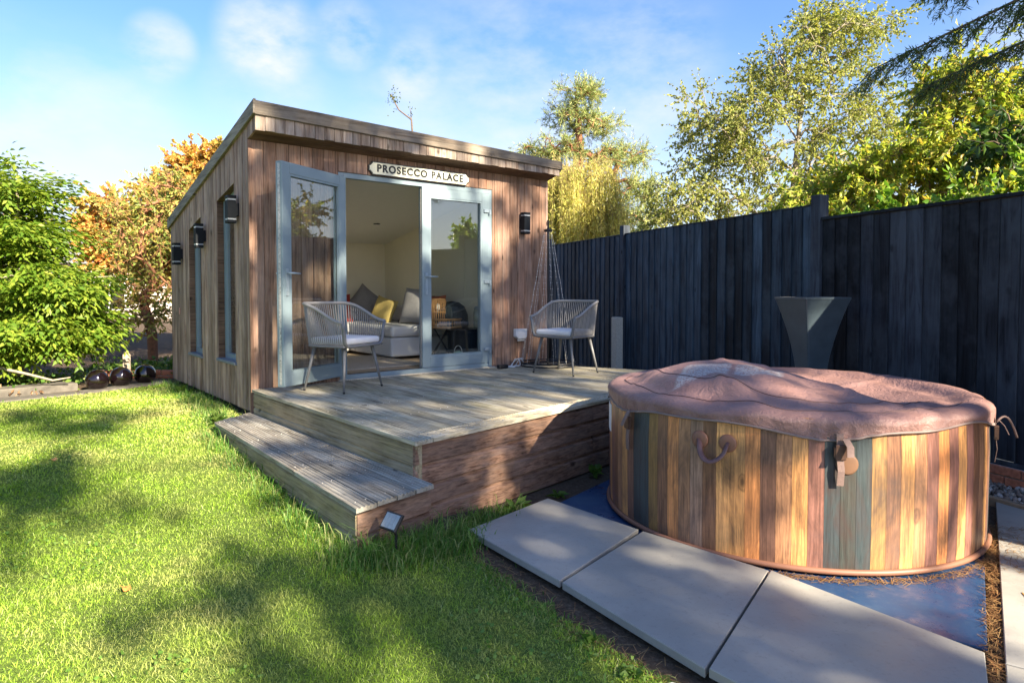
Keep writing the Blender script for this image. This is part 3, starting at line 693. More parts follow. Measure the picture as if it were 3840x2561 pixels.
for k in range(4):
    a = k * math.pi / 2; MB().tube([(.20 * math.cos(a), .20 * math.sin(a), 0), (-.14 * math.cos(a), -.14 * math.sin(a), .40)], .009, 6).build('leg', M['black'], tb)
rl = empty('rattan_lamp', sp(2.48, .70, FZ + .405), RZ, 'rattan table lamp with slatted conical shade on the wicker table', 'lamp')
m = MB()
for k in range(30):
    a = k / 30 * 2 * math.pi; m.tube([(.135 * math.cos(a), .135 * math.sin(a), .02), (.092 * math.cos(a), .092 * math.sin(a), .34)], .0055, 4)
for rr_, zz_ in ((.135, .02), (.115, .18), (.092, .34)): m.tube([(rr_ * math.cos(a), rr_ * math.sin(a), zz_) for a in np.linspace(0, 2 * math.pi, 25)], .006, 5)
m.build('lamp_shade', wick, rl)
MB().lathe([(.05, 0), (.05, .02), (.015, .04), (.015, .2), (.03, .22), (.03, .27), (0.005, .29)], 16).build('lamp_base', M['white'], rl, smooth=True)
cb = empty('counter', sp(2.72, .36, FZ), RZ, 'low dark cabinet just inside the closed glass door', 'cabinet')
MB().box(-.17, .22, -.15, .18, .04, .36, .004).build('body', M['black'], cb); MB().box(-.19, .225, -.165, .185, .362, .39, .004).build('top', plain('dark_worktop', (.02, .02, .022), .25, .1), cb)
MB().box(-.168, .02, -.158, -.151, .06, .34).build('door', M['lamp'], cb); MB().box(.026, .216, -.158, -.151, .06, .34).build('door', M['lamp'], cb)
hb_ = MB().lathe([(.20, 0), (.21, .03), (.20, .16), (.16, .26), (.09, .31), (.01, .325)], 24).build('dome_lid', plain('dark_green_cover', (.014, .022, .022), .5, .3, 10)); hb_.location = sp(2.63, .62, FZ + .395); hb_.scale = (1, .55, 1)
tag(hb_, 'dark domed cover standing behind the lamp on the cabinet', 'cover')
MB().box(-.05, .05, -.05, .05, -.35, 0).build('pedestal', M['black'], hb_)
jr = empty('glass_jar', sp(2.82, .33, FZ + .39), RZ, 'clear glass jar with metal lid on the cabinet', 'jar')
MB().lathe([(.05, 0), (.055, .02), (.055, .2), (.045, .225)], 20).build('body', glassmat('jar_glass', (.75, .85, .86), boost=2), jr, smooth=True)
MB().lathe([(.047, .225), (.047, .25), (.03, .265), (.008, .27)], 20).build('lid', M['steel'], jr, smooth=True)
gl = empty('lantern', sp(2.46, .235, FZ), RZ, 'small mint green lantern with wire handle on the floor by the glass', 'lantern')
gr_ = plain('mint_enamel', (.25, .50, .38), .4, .06, bump=0)
MB().lathe([(.055, 0), (.075, .02), (.08, .06), (.07, .10), (.045, .125), (.02, .135)], 20).build('body', gr_, gl, smooth=True)
MB().lathe([(.0815, .045), (.0818, .06), (.0805, .075)], 20, cap0=False, cap1=False).build('band', M['signdark'], gl)
MB().tube([(.06 * math.cos(a), 0, .10 + .10 * math.sin(a)) for a in np.linspace(0, math.pi, 13)], .004, 6).build('handle', M['wire'], gl)

# ------------------------------------------------------------------ rope chairs on the deck
def rr_pt(a, hx, y0, y1, r):                           # rounded rectangle, a in 0..1 from front left round the back to front right
    pts = [(-hx, y1), (-hx, y0 + r)] + [(-hx + r - r * math.cos(t), y0 + r - r * math.sin(t)) for t in np.linspace(0, math.pi / 2, 9)[1:]] \
        + [(hx - r + r * math.sin(t), y0 + r - r * math.cos(t)) for t in np.linspace(0, math.pi / 2, 9)] + [(hx, y1)]
    P = np.array(pts); d = np.r_[0, np.cumsum(np.hypot(*np.diff(P, axis=0).T))]; d /= d[-1]
    return np.interp(a, d, P[:, 0]), np.interp(a, d, P[:, 1])
def make_chair(label, loc, rz):
    c = empty('rope_chair', loc, rz, label, 'chair', 'grey rope garden chairs on the deck')
    def rim(a):
        x, y = rr_pt(a, .30, -.31, .24, .20); s = math.sin(math.pi * a)
        return (x, y, .615 + .165 * ss(0, 1, min(1, s * 1.15)) ** 1.0)
    def low(a):
        x, y = rr_pt(a, .262, -.225, .235, .10); return (x, y, .405)
    A_ = np.linspace(0, 1, 45)
    MB().tube([rim(a) for a in A_], .0155, 8).build('arm_rail', M['rope'], c, smooth=True)
    m = MB()
    for s in (-1, 1):
        pass
    fr_ = [rim(0)] + [(-.287 + .022 * t, .238, .615 - .16 * t) for t in (.33, .66, 1)] + [(-.255, .237, .43), (-.235, .236, .41), (-.20, .236, .405), (0, .236, .403), (.20, .236, .405), (.235, .236, .41), (.255, .237, .43)] + [(.265 + .022 * t, .238, .455 + .16 * t) for t in (0, .33, .66)] + [rim(1)]
    m.tube(fr_, .0145, 8); m.tube([low(a) for a in A_], .011, 6); m.tube([(-.255, 0, .402), (.255, 0, .402)], .011, 6); m.tube([(0, -.22, .402), (0, .23, .402)], .011, 6)
    m.build('frame', M['chairmetal'], c, smooth=True)
    m = MB(); n = 60
    for i in range(n):
        a = .012 + .976 * i / (n - 1)
        p, q = Vector(rim(a)), Vector(low(a)); mid = p.lerp(q, .5)
        m.tube([p, mid, q], .0052, 5)
    tag(m.build('rope_webbing', M['rope'], c), kind='stuff')
    cu = MB().box(-.235, .235, -.19, .235, .418, .478).build('seat_cushion', M['cushion'], c, bevel=.022, smooth=False)
    for x, y in ((-.19, .17), (.19, .17), (-.19, -.17), (.19, -.17)):
        sx, sy = math.copysign(1, x), math.copysign(1, y)
        MB().tube([(x, y, .40), (sx * .268, sy * .225, .012)], [.0175, .0095], 8).build('leg', M['chairmetal'], c, smooth=True)
        bpy.data.objects
    for sx in (-1, 1):
        for sy in (-1, 1): MB().lathe([(.010, 0), (.011, .014)], 8, (sx * .2685, sy * .2255, 0)).build('foot_cap', M['black'], c)
    return c
make_chair('grey rope armchair with pale seat pad in front of the open glass door', (-1.548, 6.118, ZD + .002), R_(-116))
make_chair('grey rope armchair with pale seat pad beside the light cone and fence', (.587, 7.285, ZD + .002), R_(139))

# ------------------------------------------------------------------ light cone with rings, and its cable
lc = empty('light_cone', (.43, 7.98, ZD), 0, 'black pole light cone hung with clear LED strings on a ringed base', 'light decoration')
MB().tube([(0, 0, 0), (0, 0, 1.74)], .011, 8).build('pole', M['black'], lc)
MB().lathe([(.045, 1.60), (.05, 1.61), (.05, 1.625), (.012, 1.64)], 14).build('top_cap', M['black'], lc)
for r_, z_ in ((.33, .012), (.325, .045), (.22, .03)): MB().tube([(r_ * math.cos(a), r_ * math.sin(a), z_) for a in np.linspace(0, 2 * math.pi, 37)], .008, 6).build('base_ring', M['black'], lc)
m = MB()
for k in range(4): a = k * math.pi / 2 + .4; m.tube([(0, 0, .03), (.325 * math.cos(a), .325 * math.sin(a), .03)], .007, 6)
m.build('base_spoke', M['black'], lc)
ledm = plain('led_bead', (.75, .74, .70), .25, .1, bump=0)
for k in range(12):
    a = k / 12 * 2 * math.pi + .15; p, q = Vector((.045 * math.cos(a), .045 * math.sin(a), 1.60)), Vector((.325 * math.cos(a), .325 * math.sin(a), .045))
    m = MB(); w_ = MB().tube([p.lerp(q, t) + Vector((math.sin(t * 40 + k) * .004, math.cos(t * 33 + k) * .004, 0)) for t in np.linspace(0, 1, 12)], .0010, 4).build('light_string', M['wire'], lc)
    for t in np.linspace(.03, .98, 22):
        c_ = p.lerp(q, t); r_ = .0036; m.add([c_ + Vector((r_, 0, 0)), c_ + Vector((-r_, 0, 0)), c_ + Vector((0, r_, 0)), c_ + Vector((0, -r_, 0)), c_ + Vector((0, 0, r_ * 1.5)), c_ + Vector((0, 0, -r_ * 1.5))],
              [(0, 2, 4), (2, 1, 4), (1, 3, 4), (3, 0, 4), (2, 0, 5), (1, 2, 5), (3, 1, 5), (0, 3, 5)])
    m.build('led_beads', ledm, w_)
dp = MB().tube([(.47, 8.47, .2), (.47, 8.47, 2.0)], .035, 12).build('downpipe', M['black'], smooth=True); MB().tube([(.47, 8.47, 1.32), (.47, 8.47, 1.40)], .043, 12).build('pipe_clip', M['black'], dp)
tag(dp, 'black downpipe at the right corner of the garden room', 'downpipe')
ca = empty('extension_lead', (-.06, 7.72, ZD), RZ, 'black plug and tangled white cable lying on the deck by the front wall', 'cable')
MB().box(-.13, 0, -.03, .03, 0, .045).build('plug', M['black'], ca, bevel=.01)
cp = [(0, 0, .02)] + [(.04 + .22 * t + .05 * math.sin(t * 19), .05 * math.sin(t * 23 + 1) + .06 * t, .012 + .09 * max(0, math.sin(t * 21)) * (t > .35)) for t in np.linspace(0, 1, 40)]
MB().tube(cp, .0045, 5).build('cord', M['white'], ca, smooth=True)

# ------------------------------------------------------------------ hot tub
TC = Vector((1.82, 4.48)); TR = 1.145; TZ = -.092
tub = empty('hot_tub', (TC.x, TC.y, 0), 0, 'round hot tub with printed wood plank sides and a brown vinyl cover', 'hot tub')
sm_ = NT('printed_plank'); oi = sm_.n('ShaderNodeObjectInfo')
v = sm_.coords((1, 1, .03)); g = sm_.noise(v, 120, 6, .7, .5); g2 = sm_.noise(sm_.coords((1, 1, .30), rand=False), 5.5, 6, .68, 1.2)
c = sm_.mix(1, oi.outputs['Color'], sm_.ramp(g, ((.36, .5), (.62, 1.22))), 'MULTIPLY')
c = sm_.mix(sm_.ramp(g2, ((.44, 0.), (.68, .78))), c, (.060, .032, .025))
vv = sm_.coords((1, 1, .55)); vo = sm_.n('ShaderNodeTexVoronoi'); vo.inputs['Scale'].default_value = 3.3; sm_.l(vv, vo.inputs['Vector'])
kd = sm_.math('ADD', vo.outputs['Distance'], sm_.math('MULTIPLY', sm_.noise(vv, 26, 3), .06))
c = sm_.mix(sm_.ramp(kd, ((.05, .8), (.09, .3), (.11, .55), (.13, 0.))), c, (.045, .022, .015))
ob = sm_.noise(sm_.coords((1, 1, 1), rand=False), 3.2, 4, .65)
c = sm_.mix(sm_.ramp(ob, ((.50, 0.), (.74, .45))), c, (.035, .045, .055))
sm_.set(c, .42, .4); sm_.bump(g, .1, .002)
PAL = dict(p=(0.272, 0.146, 0.118), g=(0.345, 0.240, 0.167), t=(0.719, 0.409, 0.151), y=(0.776, 0.446, 0.166), o=(0.690, 0.323, 0.115), k=(0.043, 0.059, 0.062), e=(0.051, 0.065, 0.057), v=(0.288, 0.194, 0.069), b=(0.217, 0.120, 0.065), m=(0.436, 0.252, 0.131), d=(0.189, 0.113, 0.082))
SEQ = 'ptpbmtdkkvbomgbytodmtpkekvbtmpo'
ns = 94
for i in range(ns):
    a0, a1 = R_(-186) + i / ns * 2 * math.pi, R_(-186) + (i + 1) / ns * 2 * math.pi
    ring = []
    for z, rr_ in ((TZ + .012, TR - .004), (TZ + .10, TR), (.45, TR + .004), (.70, TR - .006)):
        ring.append([(rr_ * math.cos(a), rr_ * math.sin(a), z) for a in (a0 + .0006, (a0 + a1) / 2, a1 - .0006)] + [((rr_ - .012) * math.cos(a), (rr_ - .012) * math.sin(a), z) for a in (a1, (a0 + a1) / 2, a0)])
    o = MB().rings(ring).build('plank', sm_.m, tub); cc = PAL[SEQ[i % len(SEQ)]]; f = random.uniform(.88, 1.12); mixk = SEQ[i % len(SEQ)] in 'ke'; o.color = ((cc[0] * .92 + .03) * f, (cc[1] * .92 + .016) * f * .88, (cc[2] * .92 + .008) * f * .85, 1) if not mixk else (cc[0] * f, cc[1] * f, cc[2] * f, 1)
pipem = plain('brown_piping', (.20, .095, .06), .5, .08, bump=0)
MB().tube([((TR + .006) * math.cos(a), (TR + .006) * math.sin(a), TZ + .016) for a in np.linspace(0, 2 * math.pi, 97)], .016, 8).build('base_piping', pipem, tub, smooth=True)
STR = [-160.4, -98.5, -36, 26, 88, 150]
def cov_z(x, y):                                    # inside the rim, tub space
    rho = np.hypot(x, y) / TR; th = np.arctan2(y, x)
    z = .722 + .0 * x
    dome = .165 * np.exp(-(np.abs(x + .40) / .56) ** 2.4 - (np.abs(y + .16) / .54) ** 2.4) - .16 * np.exp(-((x - .42) / .44) ** 2 - ((y - .02) / .52) ** 2)
    fade = 1 - ss(.80, .95, rho)
    ridge = .045 * np.exp(-((x + .60 + .25 * (y + .5)) / .07) ** 2) * np.exp(-((y + .70) / .25) ** 2)
    ridge2 = .03 * np.exp(-((x - .02 + .5 * (y + .3)) / .09) ** 2) * np.exp(-((y + .45) / .35) ** 2)
    crease = sum(a_ * np.exp(-((x * math.cos(t_) + y * math.sin(t_) - o_ + .05 * np.sin(5 * (y * math.cos(t_) - x * math.sin(t_)))) / w_) ** 2) for t_, o_, a_, w_ in ((.5, -.15, .016, .035), (1.1, -.42, .018, .03), (1.9, .18, .014, .035), (2.5, .05, -.014, .04), (.1, .33, -.018, .05), (1.5, -.62, .014, .03), (2.9, .42, .015, .03), (.8, .5, .012, .03)))
    wr = .62 * crease * (.35 + np.sin(4 * x + 3 * y) ** 2) + .008 * np.sin(7 * x + 3 * y + 2 * np.sin(5 * y)) * np.sin(6 * y - 2 * x + 1.5 * np.sin(4 * x)) + .005 * np.sin(19 * x + 11 * y + 3 * np.sin(6 * x)) * np.sin(9 * y - 13 * x)
    trough = -.018 * np.exp(-((rho - .84) / .05) ** 2)
    rt = .055 * np.exp(-((x + .05 + .9 * y) / .12) ** 2) * np.exp(-(rho / .7) ** 2) * .35
    return z + fade * dome + (ridge + ridge2) * (1 - ss(.9, 1.0, rho)) + wr * (1 - ss(.85, 1, rho)) * 1.0 + trough + rt * fade
NA, NR = 360, 46
th = np.linspace(-np.pi, np.pi, NA, endpoint=False); V = []
near = np.min(np.abs((np.degrees(th)[:, None] - np.array(STR)[None] + 180) % 360 - 180), 1)
sgn = np.array([(((np.degrees(t) - np.array(STR)[np.argmin(np.abs((np.degrees(t) - np.array(STR) + 180) % 360 - 180))]) + 180) % 360 - 180) for t in th])
fold = np.exp(-(near / 9) ** 2) * np.cos(sgn * 1.35) * .010
skz = .637 - .030 * np.exp(-(near / 10) ** 2) + .012 * np.sin(th * 5 + 1) + .008 * np.sin(th * 11)
rows = []
for k in range(NR):
    rho = (k / (NR - 1)) ** .8 * .935; x, y = rho * TR * np.cos(th), rho * TR * np.sin(th); z = cov_z(x, y)
    rows.append(np.stack([x, y, z], 1))
edge = rows[-1][:, 2]
for t in np.linspace(.12, 1, 14):                    # round over the rim and down the skirt
    if t < .5: a = t / .5 * math.pi / 2; r_ = TR * .935 + (TR * .078) * math.sin(a) * np.ones(NA); z = edge - .045 * (1 - math.cos(a))
    else: s = (t - .5) / .5; r_ = TR * 1.013 + 0 * th - .006 * s; z = (edge - .045) * (1 - s) + skz * s
    r_ = r_ + fold * ss(.1, .9, t) + .006 * np.sin(th * 23 + 4 * np.sin(th * 3)) * math.sin(t * math.pi) + .005 * np.sin(th * 9 + 2)
    rows.append(np.stack([r_ * np.cos(th), r_ * np.sin(th), z], 1))
V = np.concatenate(rows); nrow = len(rows)
ii, jj = np.meshgrid(np.arange(nrow - 1), np.arange(NA), indexing='ij'); ii, jj = ii.ravel(), jj.ravel(); jn = (jj + 1) % NA
F = np.stack([ii * NA + jj, (ii + 1) * NA + jj, (ii + 1) * NA + jn, ii * NA + jn], 1)
cm = NT('cover_vinyl'); v = cm.coords(rand=False); f = cm.noise(v, 5, 5, .6); f2 = cm.noise(v, 140, 3)
c = cm.ramp(f, ((.3, (.20, .112, .097)), (.7, (.275, .163, .146))))
sx_ = cm.n('ShaderNodeSeparateXYZ'); cm.l(v, sx_.inputs[0]); X_, Y_ = sx_.outputs[0], sx_.outputs[1]
def band(val, lo, hi, e=.012):
    a = cm.n('ShaderNodeMapRange'); a.inputs['From Min'].default_value = lo - e; a.inputs['From Max'].default_value = lo + e; cm.l(val, a.inputs['Value'])
    b = cm.n('ShaderNodeMapRange'); b.inputs['From Min'].default_value = hi + e; b.inputs['From Max'].default_value = hi - e; cm.l(val, b.inputs['Value'])
    return cm.math('MULTIPLY', a.outputs[0], b.outputs[0])
wob = cm.math('MULTIPLY', cm.math('SUBTRACT', cm.noise(v, 9, 4), .5), .12)
Xw, Yw = cm.math('ADD', X_, wob), cm.math('ADD', Y_, wob)
U_ = cm.math('ADD', Xw, cm.math('MULTIPLY', Yw, -.45))
patch = cm.math('ADD', cm.math('MULTIPLY', band(U_, -.62, -.31), band(Yw, -.50, -.17)), cm.math('MULTIPLY', band(U_, -.27, .02), band(Yw, -.47, -.19)), True)
patch = cm.math('MULTIPLY', patch, cm.ramp(cm.noise(v, 75, 6, .75), ((.43, .05), (.53, 1.))))
c = cm.mix(cm.math('MULTIPLY', patch, .85), c, (.40, .395, .39))
cm.bump(cm.math('ADD', cm.math('MULTIPLY', f2, .5), cm.math('ADD', cm.math('MULTIPLY', cm.noise(v, 22, 5, .62, 1.5), 2.2), cm.math('MULTIPLY', cm.noise(v, 6.5, 4, .6, 2.5), 1.6))), .42, .016); cm.set(c, .46, .45)
cover = np_mesh('cover', V, F, cm.m, tub, True)
darkseam = plain('seam_thread', (.085, .045, .042), .6, .1, bump=0)
for rho in (.90, .74):
    pts = []
    for a in np.linspace(R_(-205), R_(-38), 150):
        rr_ = rho * TR * (1 + .012 * math.sin(a * 9)); x, y = rr_ * math.cos(a), rr_ * math.sin(a); pts.append((x, y, float(cov_z(x, y)) + .001))
    MB().tube(pts, .003, 5).build('seam', darkseam, cover, smooth=True)
pts = [((TR * 1.013 - .004 + fold[i] + .005 * math.sin(t * 9 + 2)) * math.cos(t), (TR * 1.013 - .004 + fold[i] + .005 * math.sin(t * 9 + 2)) * math.sin(t), skz[i]) for i, t in enumerate(th)]
MB().tube(pts + pts[:1], .0065, 6).build('hem', plain('hem_binding', (.20, .15, .135), .6, .1, bump=0), cover, smooth=True)
strapm = plain('webbing', (.17, .115, .10), .8, .15, 120, bump=.2); buck = plain('buckle_brown', (.075, .042, .03), .35, .1, bump=0)
for k, d_ in enumerate(STR):
    a = R_(d_); st = empty('fastening'); st.parent = tub; st.location = (1.0 * (TR + .012) * math.cos(a), (TR + .012) * math.sin(a), .615); st.rotation_euler = (0, 0, a - math.pi / 2 + math.pi)
    # local: -y outward... x tangent
    def strip(p, w, name, mat=strapm):
        m = MB(); p = [Vector(q) for q in p]; m.rings([[(q.x - w, q.y, q.z), (q.x + w, q.y, q.z), (q.x + w, q.y - .003, q.z), (q.x - w, q.y - .003, q.z)] for q in p]); m.build(name, mat, st)
    strip([(0, .004, .035), (0, -.010, .0), (0, -.014, -.06)], .017, 'strap')
    b = MB().box(-.024, .024, -.030, -.008, -.115, -.035, .005); b.box(-.030, -.022, -.027, -.010, -.10, -.05); b.box(.022, .030, -.027, -.010, -.10, -.05); b.build('buckle', buck, st)
    strip([(0, -.014, -.10), (.004, -.022, -.17), (.002 + .01 * (k % 3 - 1), -.012, -.245)], .0165, 'strap')
    strip([(.022, -.026, -.005), (.035, -.055, -.04), (.030, -.075, -.085)], .0165, 'strap')
t_ = R_(-36)
MB().tube([((TR + .03 + .14 * s) * math.cos(t_) + .02 * s, (TR + .03 + .14 * s) * math.sin(t_) + .1 * s, .60 - .0 * s + .05 * math.sin(s * 3) - .10 * s * s) for s in np.linspace(0, 1, 9)], .006, 6).build('loose_cord', strapm, tub, smooth=True)
# carrying handle
def on_wall(deg, z, off=0): a = R_(deg); return Vector(((TR + off) * math.cos(a), (TR + off) * math.sin(a), z))
hd = empty('carry_handle'); hd.parent = tub
for dg in (-133.2, -125.4):
    p = on_wall(dg, .535, .003); a = R_(dg)
    m = MB().lathe([(.048, 0), (.048, .004), (.040, .009), (.004, .010)], 24); o = m.build('handle_patch', pipem, hd, smooth=True); o.location = p; o.rotation_euler = (math.pi / 2, 0, a + math.pi / 2)
hp = []
for s in np.linspace(0, 1, 15):
    dg = -133.2 + 7.8 * s; sag = math.sin(math.pi * s); hp.append(on_wall(dg, .54 - .105 * sag ** .45, .006 + .055 * sag ** .6))
MB().tube(hp, .016, 8, .5).build('grip', plain('handle_brown', (.14, .075, .07), .35, .1, bump=0), hd, smooth=True)
o = MB().lathe([(.055, 0), (.055, .003), (.045, .006), (.004, .006)], 24).build('valve_patch', plain('patch_tan', (.15, .08, .045), .45, .08, bump=0), tub, smooth=True); o.location = on_wall(-96.5, .475, .004); o.rotation_euler = (math.pi / 2, 0, R_(-96.5) + math.pi / 2)
MB().rings([[tuple(on_wall(d, z, .002)) for z in (.40, .58)] + [tuple(on_wall(d, z, .007)) for z in (.58, .40)] for d in (-180, -184, -188)]).build('care_label', M['white'], tub)

# ------------------------------------------------------------------ mat, slabs, patio
def flat(name, poly, z0, z1, mat, parent=None, ins=.004):
    P = np.array(poly); cen = P.mean(0); Q = cen + (P - cen) * (1 - ins / np.linalg.norm(P - cen, axis=1)[:, None] * 1.2)
    return MB().rings([[(*p, z0) for p in P], [(*p, z1 - ins) for p in P], [(*p, z1) for p in Q]]).build(name, mat, parent)
mm = NT('blue_mat'); v = mm.coords(rand=False); f = mm.noise(v, 2.5, 6, .7); f3 = mm.noise(v, 22, 5, .7)
c = mm.ramp(f, ((.35, (.008, .032, .098)), (.55, (.012, .046, .118)), (.70, (.03, .075, .14))))
c = mm.mix(mm.ramp(f3, ((.55, 0.), (.8, .35))), c, (.12, .13, .14)); mm.set(c, mm.ramp(f, ((.42, .22), (.52, .55))), .4)
o = flat('ground_mat', [(.10, 4.24), (.328, 4.542), (.756, 5.114), (1.36, 5.95), (3.16, 4.44), (2.595, 3.62), (1.93, 2.66), (1.3, 3.2)], -.115, -.104, mm.m)
tag(o, 'blue rubber ground mat spread under the hot tub', 'mat')
slm = NT('porcelain_slab'); v = slm.coords(); f = slm.noise(v, 2.4, 6, .65); f2 = slm.noise(v, 45, 6, .75)
c = slm.ramp(f, ((.3, (.245, .238, .214)), (.7, (.335, .325, .293)))); c = slm.mix(slm.ramp(f2, ((.34, .35), (.45, 0.))), c, (.16, .15, .14))
sp_ = slm.n('ShaderNodeTexVoronoi'); sp_.inputs['Scale'].default_value = 7; slm.l(v, sp_.inputs['Vector']); c = slm.mix(slm.ramp(slm.math('ADD', sp_.outputs['Distance'], slm.math('MULTIPLY', f2, .25)), ((.10, .5), (.16, 0.))), c, (.05, .045, .04))
c = slm.mix(1, c, slm.ramp(slm.rnd(), ((0, .9), (1, 1.1))), 'MULTIPLY'); slm.set(c, slm.ramp(f, ((.3, .42), (.7, .6))), .35); slm.bump(f2, .12, .004)
for poly, zz, lb in (([(-.26, 3.90), (.245, 4.497), (.748, 3.905), (.232, 3.205)], -.060, 'grey paving slab by the deck corner, furthest of three loose slabs'),
                     ([(.245, 3.195), (.772, 3.882), (1.298, 3.330), (.722, 2.452)], -.062, 'grey paving slab in the middle of the three loose slabs'),
                     ([(.736, 2.446), (1.306, 3.318), (1.842, 2.555), (1.30, 1.72)], -.056, 'grey paving slab nearest the camera overlapping the blue mat')):
    tag(flat('paving_slab', poly, zz - .036, zz, slm.m), lb, 'paving slab', 'loose grey slabs laid beside the hot tub')
MO = Vector((1.94, 2.70)); mp_, mq_ = Vector((.577, .817)), Vector((.817, -.577))
def mpos(p, q): r = MO + mp_ * p + mq_ * q; return (r.x, r.y)
patio = empty('patio', (0, 0, 0), 0, 'strip of slate grey patio slabs between the mat and the fence', 'patio', kind='structure')
for (p0, p1) in ((-1.0, -.17), (-.16, .73), (.74, 1.46), (1.47, 2.26)):
    for (q0, q1) in ((.07, .80), (.81, 1.5)):
        flat('patio_slab', [mpos(p0, q0), mpos(p1, q0), mpos(p1, q1), mpos(p0, q1)], -.125, -.085 + random.uniform(-.004, .004), slm.m, patio)
ps = MB()
for (cx, cy, s) in ((.42, .30, .16), (.55, .22, .10), (.34, .40, .12)):
    ps.rings([[(*mpos(cx + s * math.cos(a) * (.9 + .3 * math.sin(3 * a + cx * 9)), cy + .05 * math.sin(a) - .5 * s * math.cos(a)), z) for a in np.linspace(0, 2 * math.pi, 18, endpoint=False)] for z in (-.084, -.0795)])
tag(ps.build('paint_spill', plain('orange_paint', (.42, .22, .05), .7, .3, 30)), 'orange paint smears on the patio slab right of the mat', 'paint marks')

# ------------------------------------------------------------------ fence (local: x along it towards the viewer, -y is the garden side)
FA = R_(-69); FP = Vector((.585, 13.0)); fe = Vector((math.cos(FA), math.sin(FA))); fn = Vector((-math.sin(FA), math.cos(FA)))
def fp(s, o, z): r = FP + fe * s + fn * o; return (r.x, r.y, z)
def fence(s0, s1, top, label, capping, w0, mat):
    f = empty('board_fence', fp(s0, 0, 0), FA, label, 'fence panel', 'black close board fence panels'); x = 0; L = s1 - s0
    while x < L - .01:
        w = min(random.uniform(w0 - .012, w0 + .015), L - x)
        if L - x - w < .04: w = L - x
        t = random.uniform(-.002, .003); zb = .09 + random.uniform(-.01, .008)
        p = [(x - .012, -.004), (x - .012, -.008 - t), (x + .006, -.014 - t), (x + w - .004, -.026 - t), (x + w, -.022 - t), (x + w, -.004)]
        zt = top - random.uniform(0, .004) - (0 if not capping else .02)
        MB().prism(p, lambda a, b: (a, b, zb), lambda a, b: (a, b, zt)).build('board', mat, f); x += w
    for z in (.35, 1.1, 1.85): MB().box(0, L, 0, .06, z, z + .075).build('rail', mat, f)
    nl_ = MB()
    for xn in np.arange(.08, L, .145):
        for z in (.38, 1.13, 1.88):
            xx, zz = xn + random.uniform(-.03, .03), z + random.uniform(-.02, .02)
            if zz < top - .03: nl_.lathe([(.0045, 0), (.0045, .004)], 6).v[-12:] = [(xx + v_[0], -.0305 + v_[2] * -1, zz + v_[1]) for v_ in nl_.v[-12:]]
    tag(nl_.build('nail_heads', M['steel'], f), kind='stuff')
    if capping: MB().box(-.0, L, -.038, .03, top - .018, top + .012, .004).build('capping_rail', mat, f)
    else: MB().box(0, L, -.032, .01, top - .0, top + .012, .003).build('capping_rail', mat, f)
    MB().box(0, L, -.03, .02, -.12, .085).build('gravel_board', M['fence'], f)
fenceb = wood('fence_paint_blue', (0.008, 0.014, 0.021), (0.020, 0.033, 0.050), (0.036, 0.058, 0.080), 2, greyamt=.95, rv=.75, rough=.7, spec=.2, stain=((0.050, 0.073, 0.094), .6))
fence(-3.5, 3.05, 2.19, 'far black fence panel starting behind the garden room corner', False, .15, fenceb)
fence(3.17, 6.78, 2.195, 'middle black fence panel between the two taller posts', False, .15, fenceb)
fence(6.90, 12.5, 2.055, 'nearest black fence panel, lower than the post beside it', True, .15, M['fence'])
for s, w, top, lb in ((3.11, .055, 2.33, 'slim black fence post above the concrete spur'), (6.84, .058, 2.29, 'tall black fence post between the middle and nearest panels')):
    o = MB().box(-w, w, -.05, .06, -.12, top, .006).build('fence_post', M['fence']); o.location = fp(s, 0, 0); o.rotation_euler = (0, 0, FA); tag(o, lb, 'fence post', 'black timber fence posts')
o = MB().box(-.075, .075, -.055, .055, -.15, .95, .01).build('concrete_spur', M['concrete']); o.location = fp(3.10, -.115, 0); o.rotation_euler = (0, 0, FA); tag(o, 'speckled concrete spur post bolted to the fence post', 'concrete post')
pl = empty('brick_plinth', fp(6.9, -.06, 0), FA, 'low red brick plinth along the foot of the nearest fence panel', 'brick plinth')
MB().box(0, 5.2, -.035, .02, -.14, .052).build('mortar_bed', M['mortar'], pl)
for r in range(2):
    x = -.11 * r
    while x < 5.1:
        MB().box(max(0, x), x + .213, -.05 - random.uniform(0, .004), -.02, -.075 + r * .072, -.012 + r * .072, .004).build('brick', M['brick'], pl); x += .226
# ------------------------------------------------------------------ gravel strip with its edging
V = []; F = []; ico = None
import bmesh
b = bmesh.new(); bmesh.ops.create_icosphere(b, subdivisions=1, radius=1); iv = np.array([v.co[:] for v in b.verts]); ifc = np.array([[v.index for v in f.verts] for f in b.faces]); b.free()
n = 1700; s = rng.uniform(7.0, 10.8, n); o_ = rng.uniform(-.46, -.10, n); r = rng.uniform(.011, .026, n)
ctr = np.array([fp(a, c_, -.085 + rng.uniform(-.005, .018)) for a, c_ in zip(s, o_)])
def rotm(n):
    q = rng.normal(size=(n, 4)); q /= np.linalg.norm(q, axis=1)[:, None]; w, x, y, z = q.T
    return np.stack([1 - 2 * (y * y + z * z), 2 * (x * y - z * w), 2 * (x * z + y * w), 2 * (x * y + z * w), 1 - 2 * (x * x + z * z), 2 * (y * z - x * w), 2 * (x * z - y * w), 2 * (y * z + x * w), 1 - 2 * (x * x + y * y)], 1).reshape(-1, 3, 3)
sc3 = np.stack([rng.uniform(.8, 1.3, n), rng.uniform(.7, 1.1, n), rng.uniform(.5, .8, n)], 1)
VV = np.einsum('nij,nvj->nvi', rotm(n), iv[None] * sc3[:, None] * (1 + rng.normal(0, .08, (n, len(iv), 1)))) * r[:, None, None] + ctr[:, None]
FF = (ifc[None] + np.arange(n)[:, None, None] * len(iv)).reshape(-1, 3)
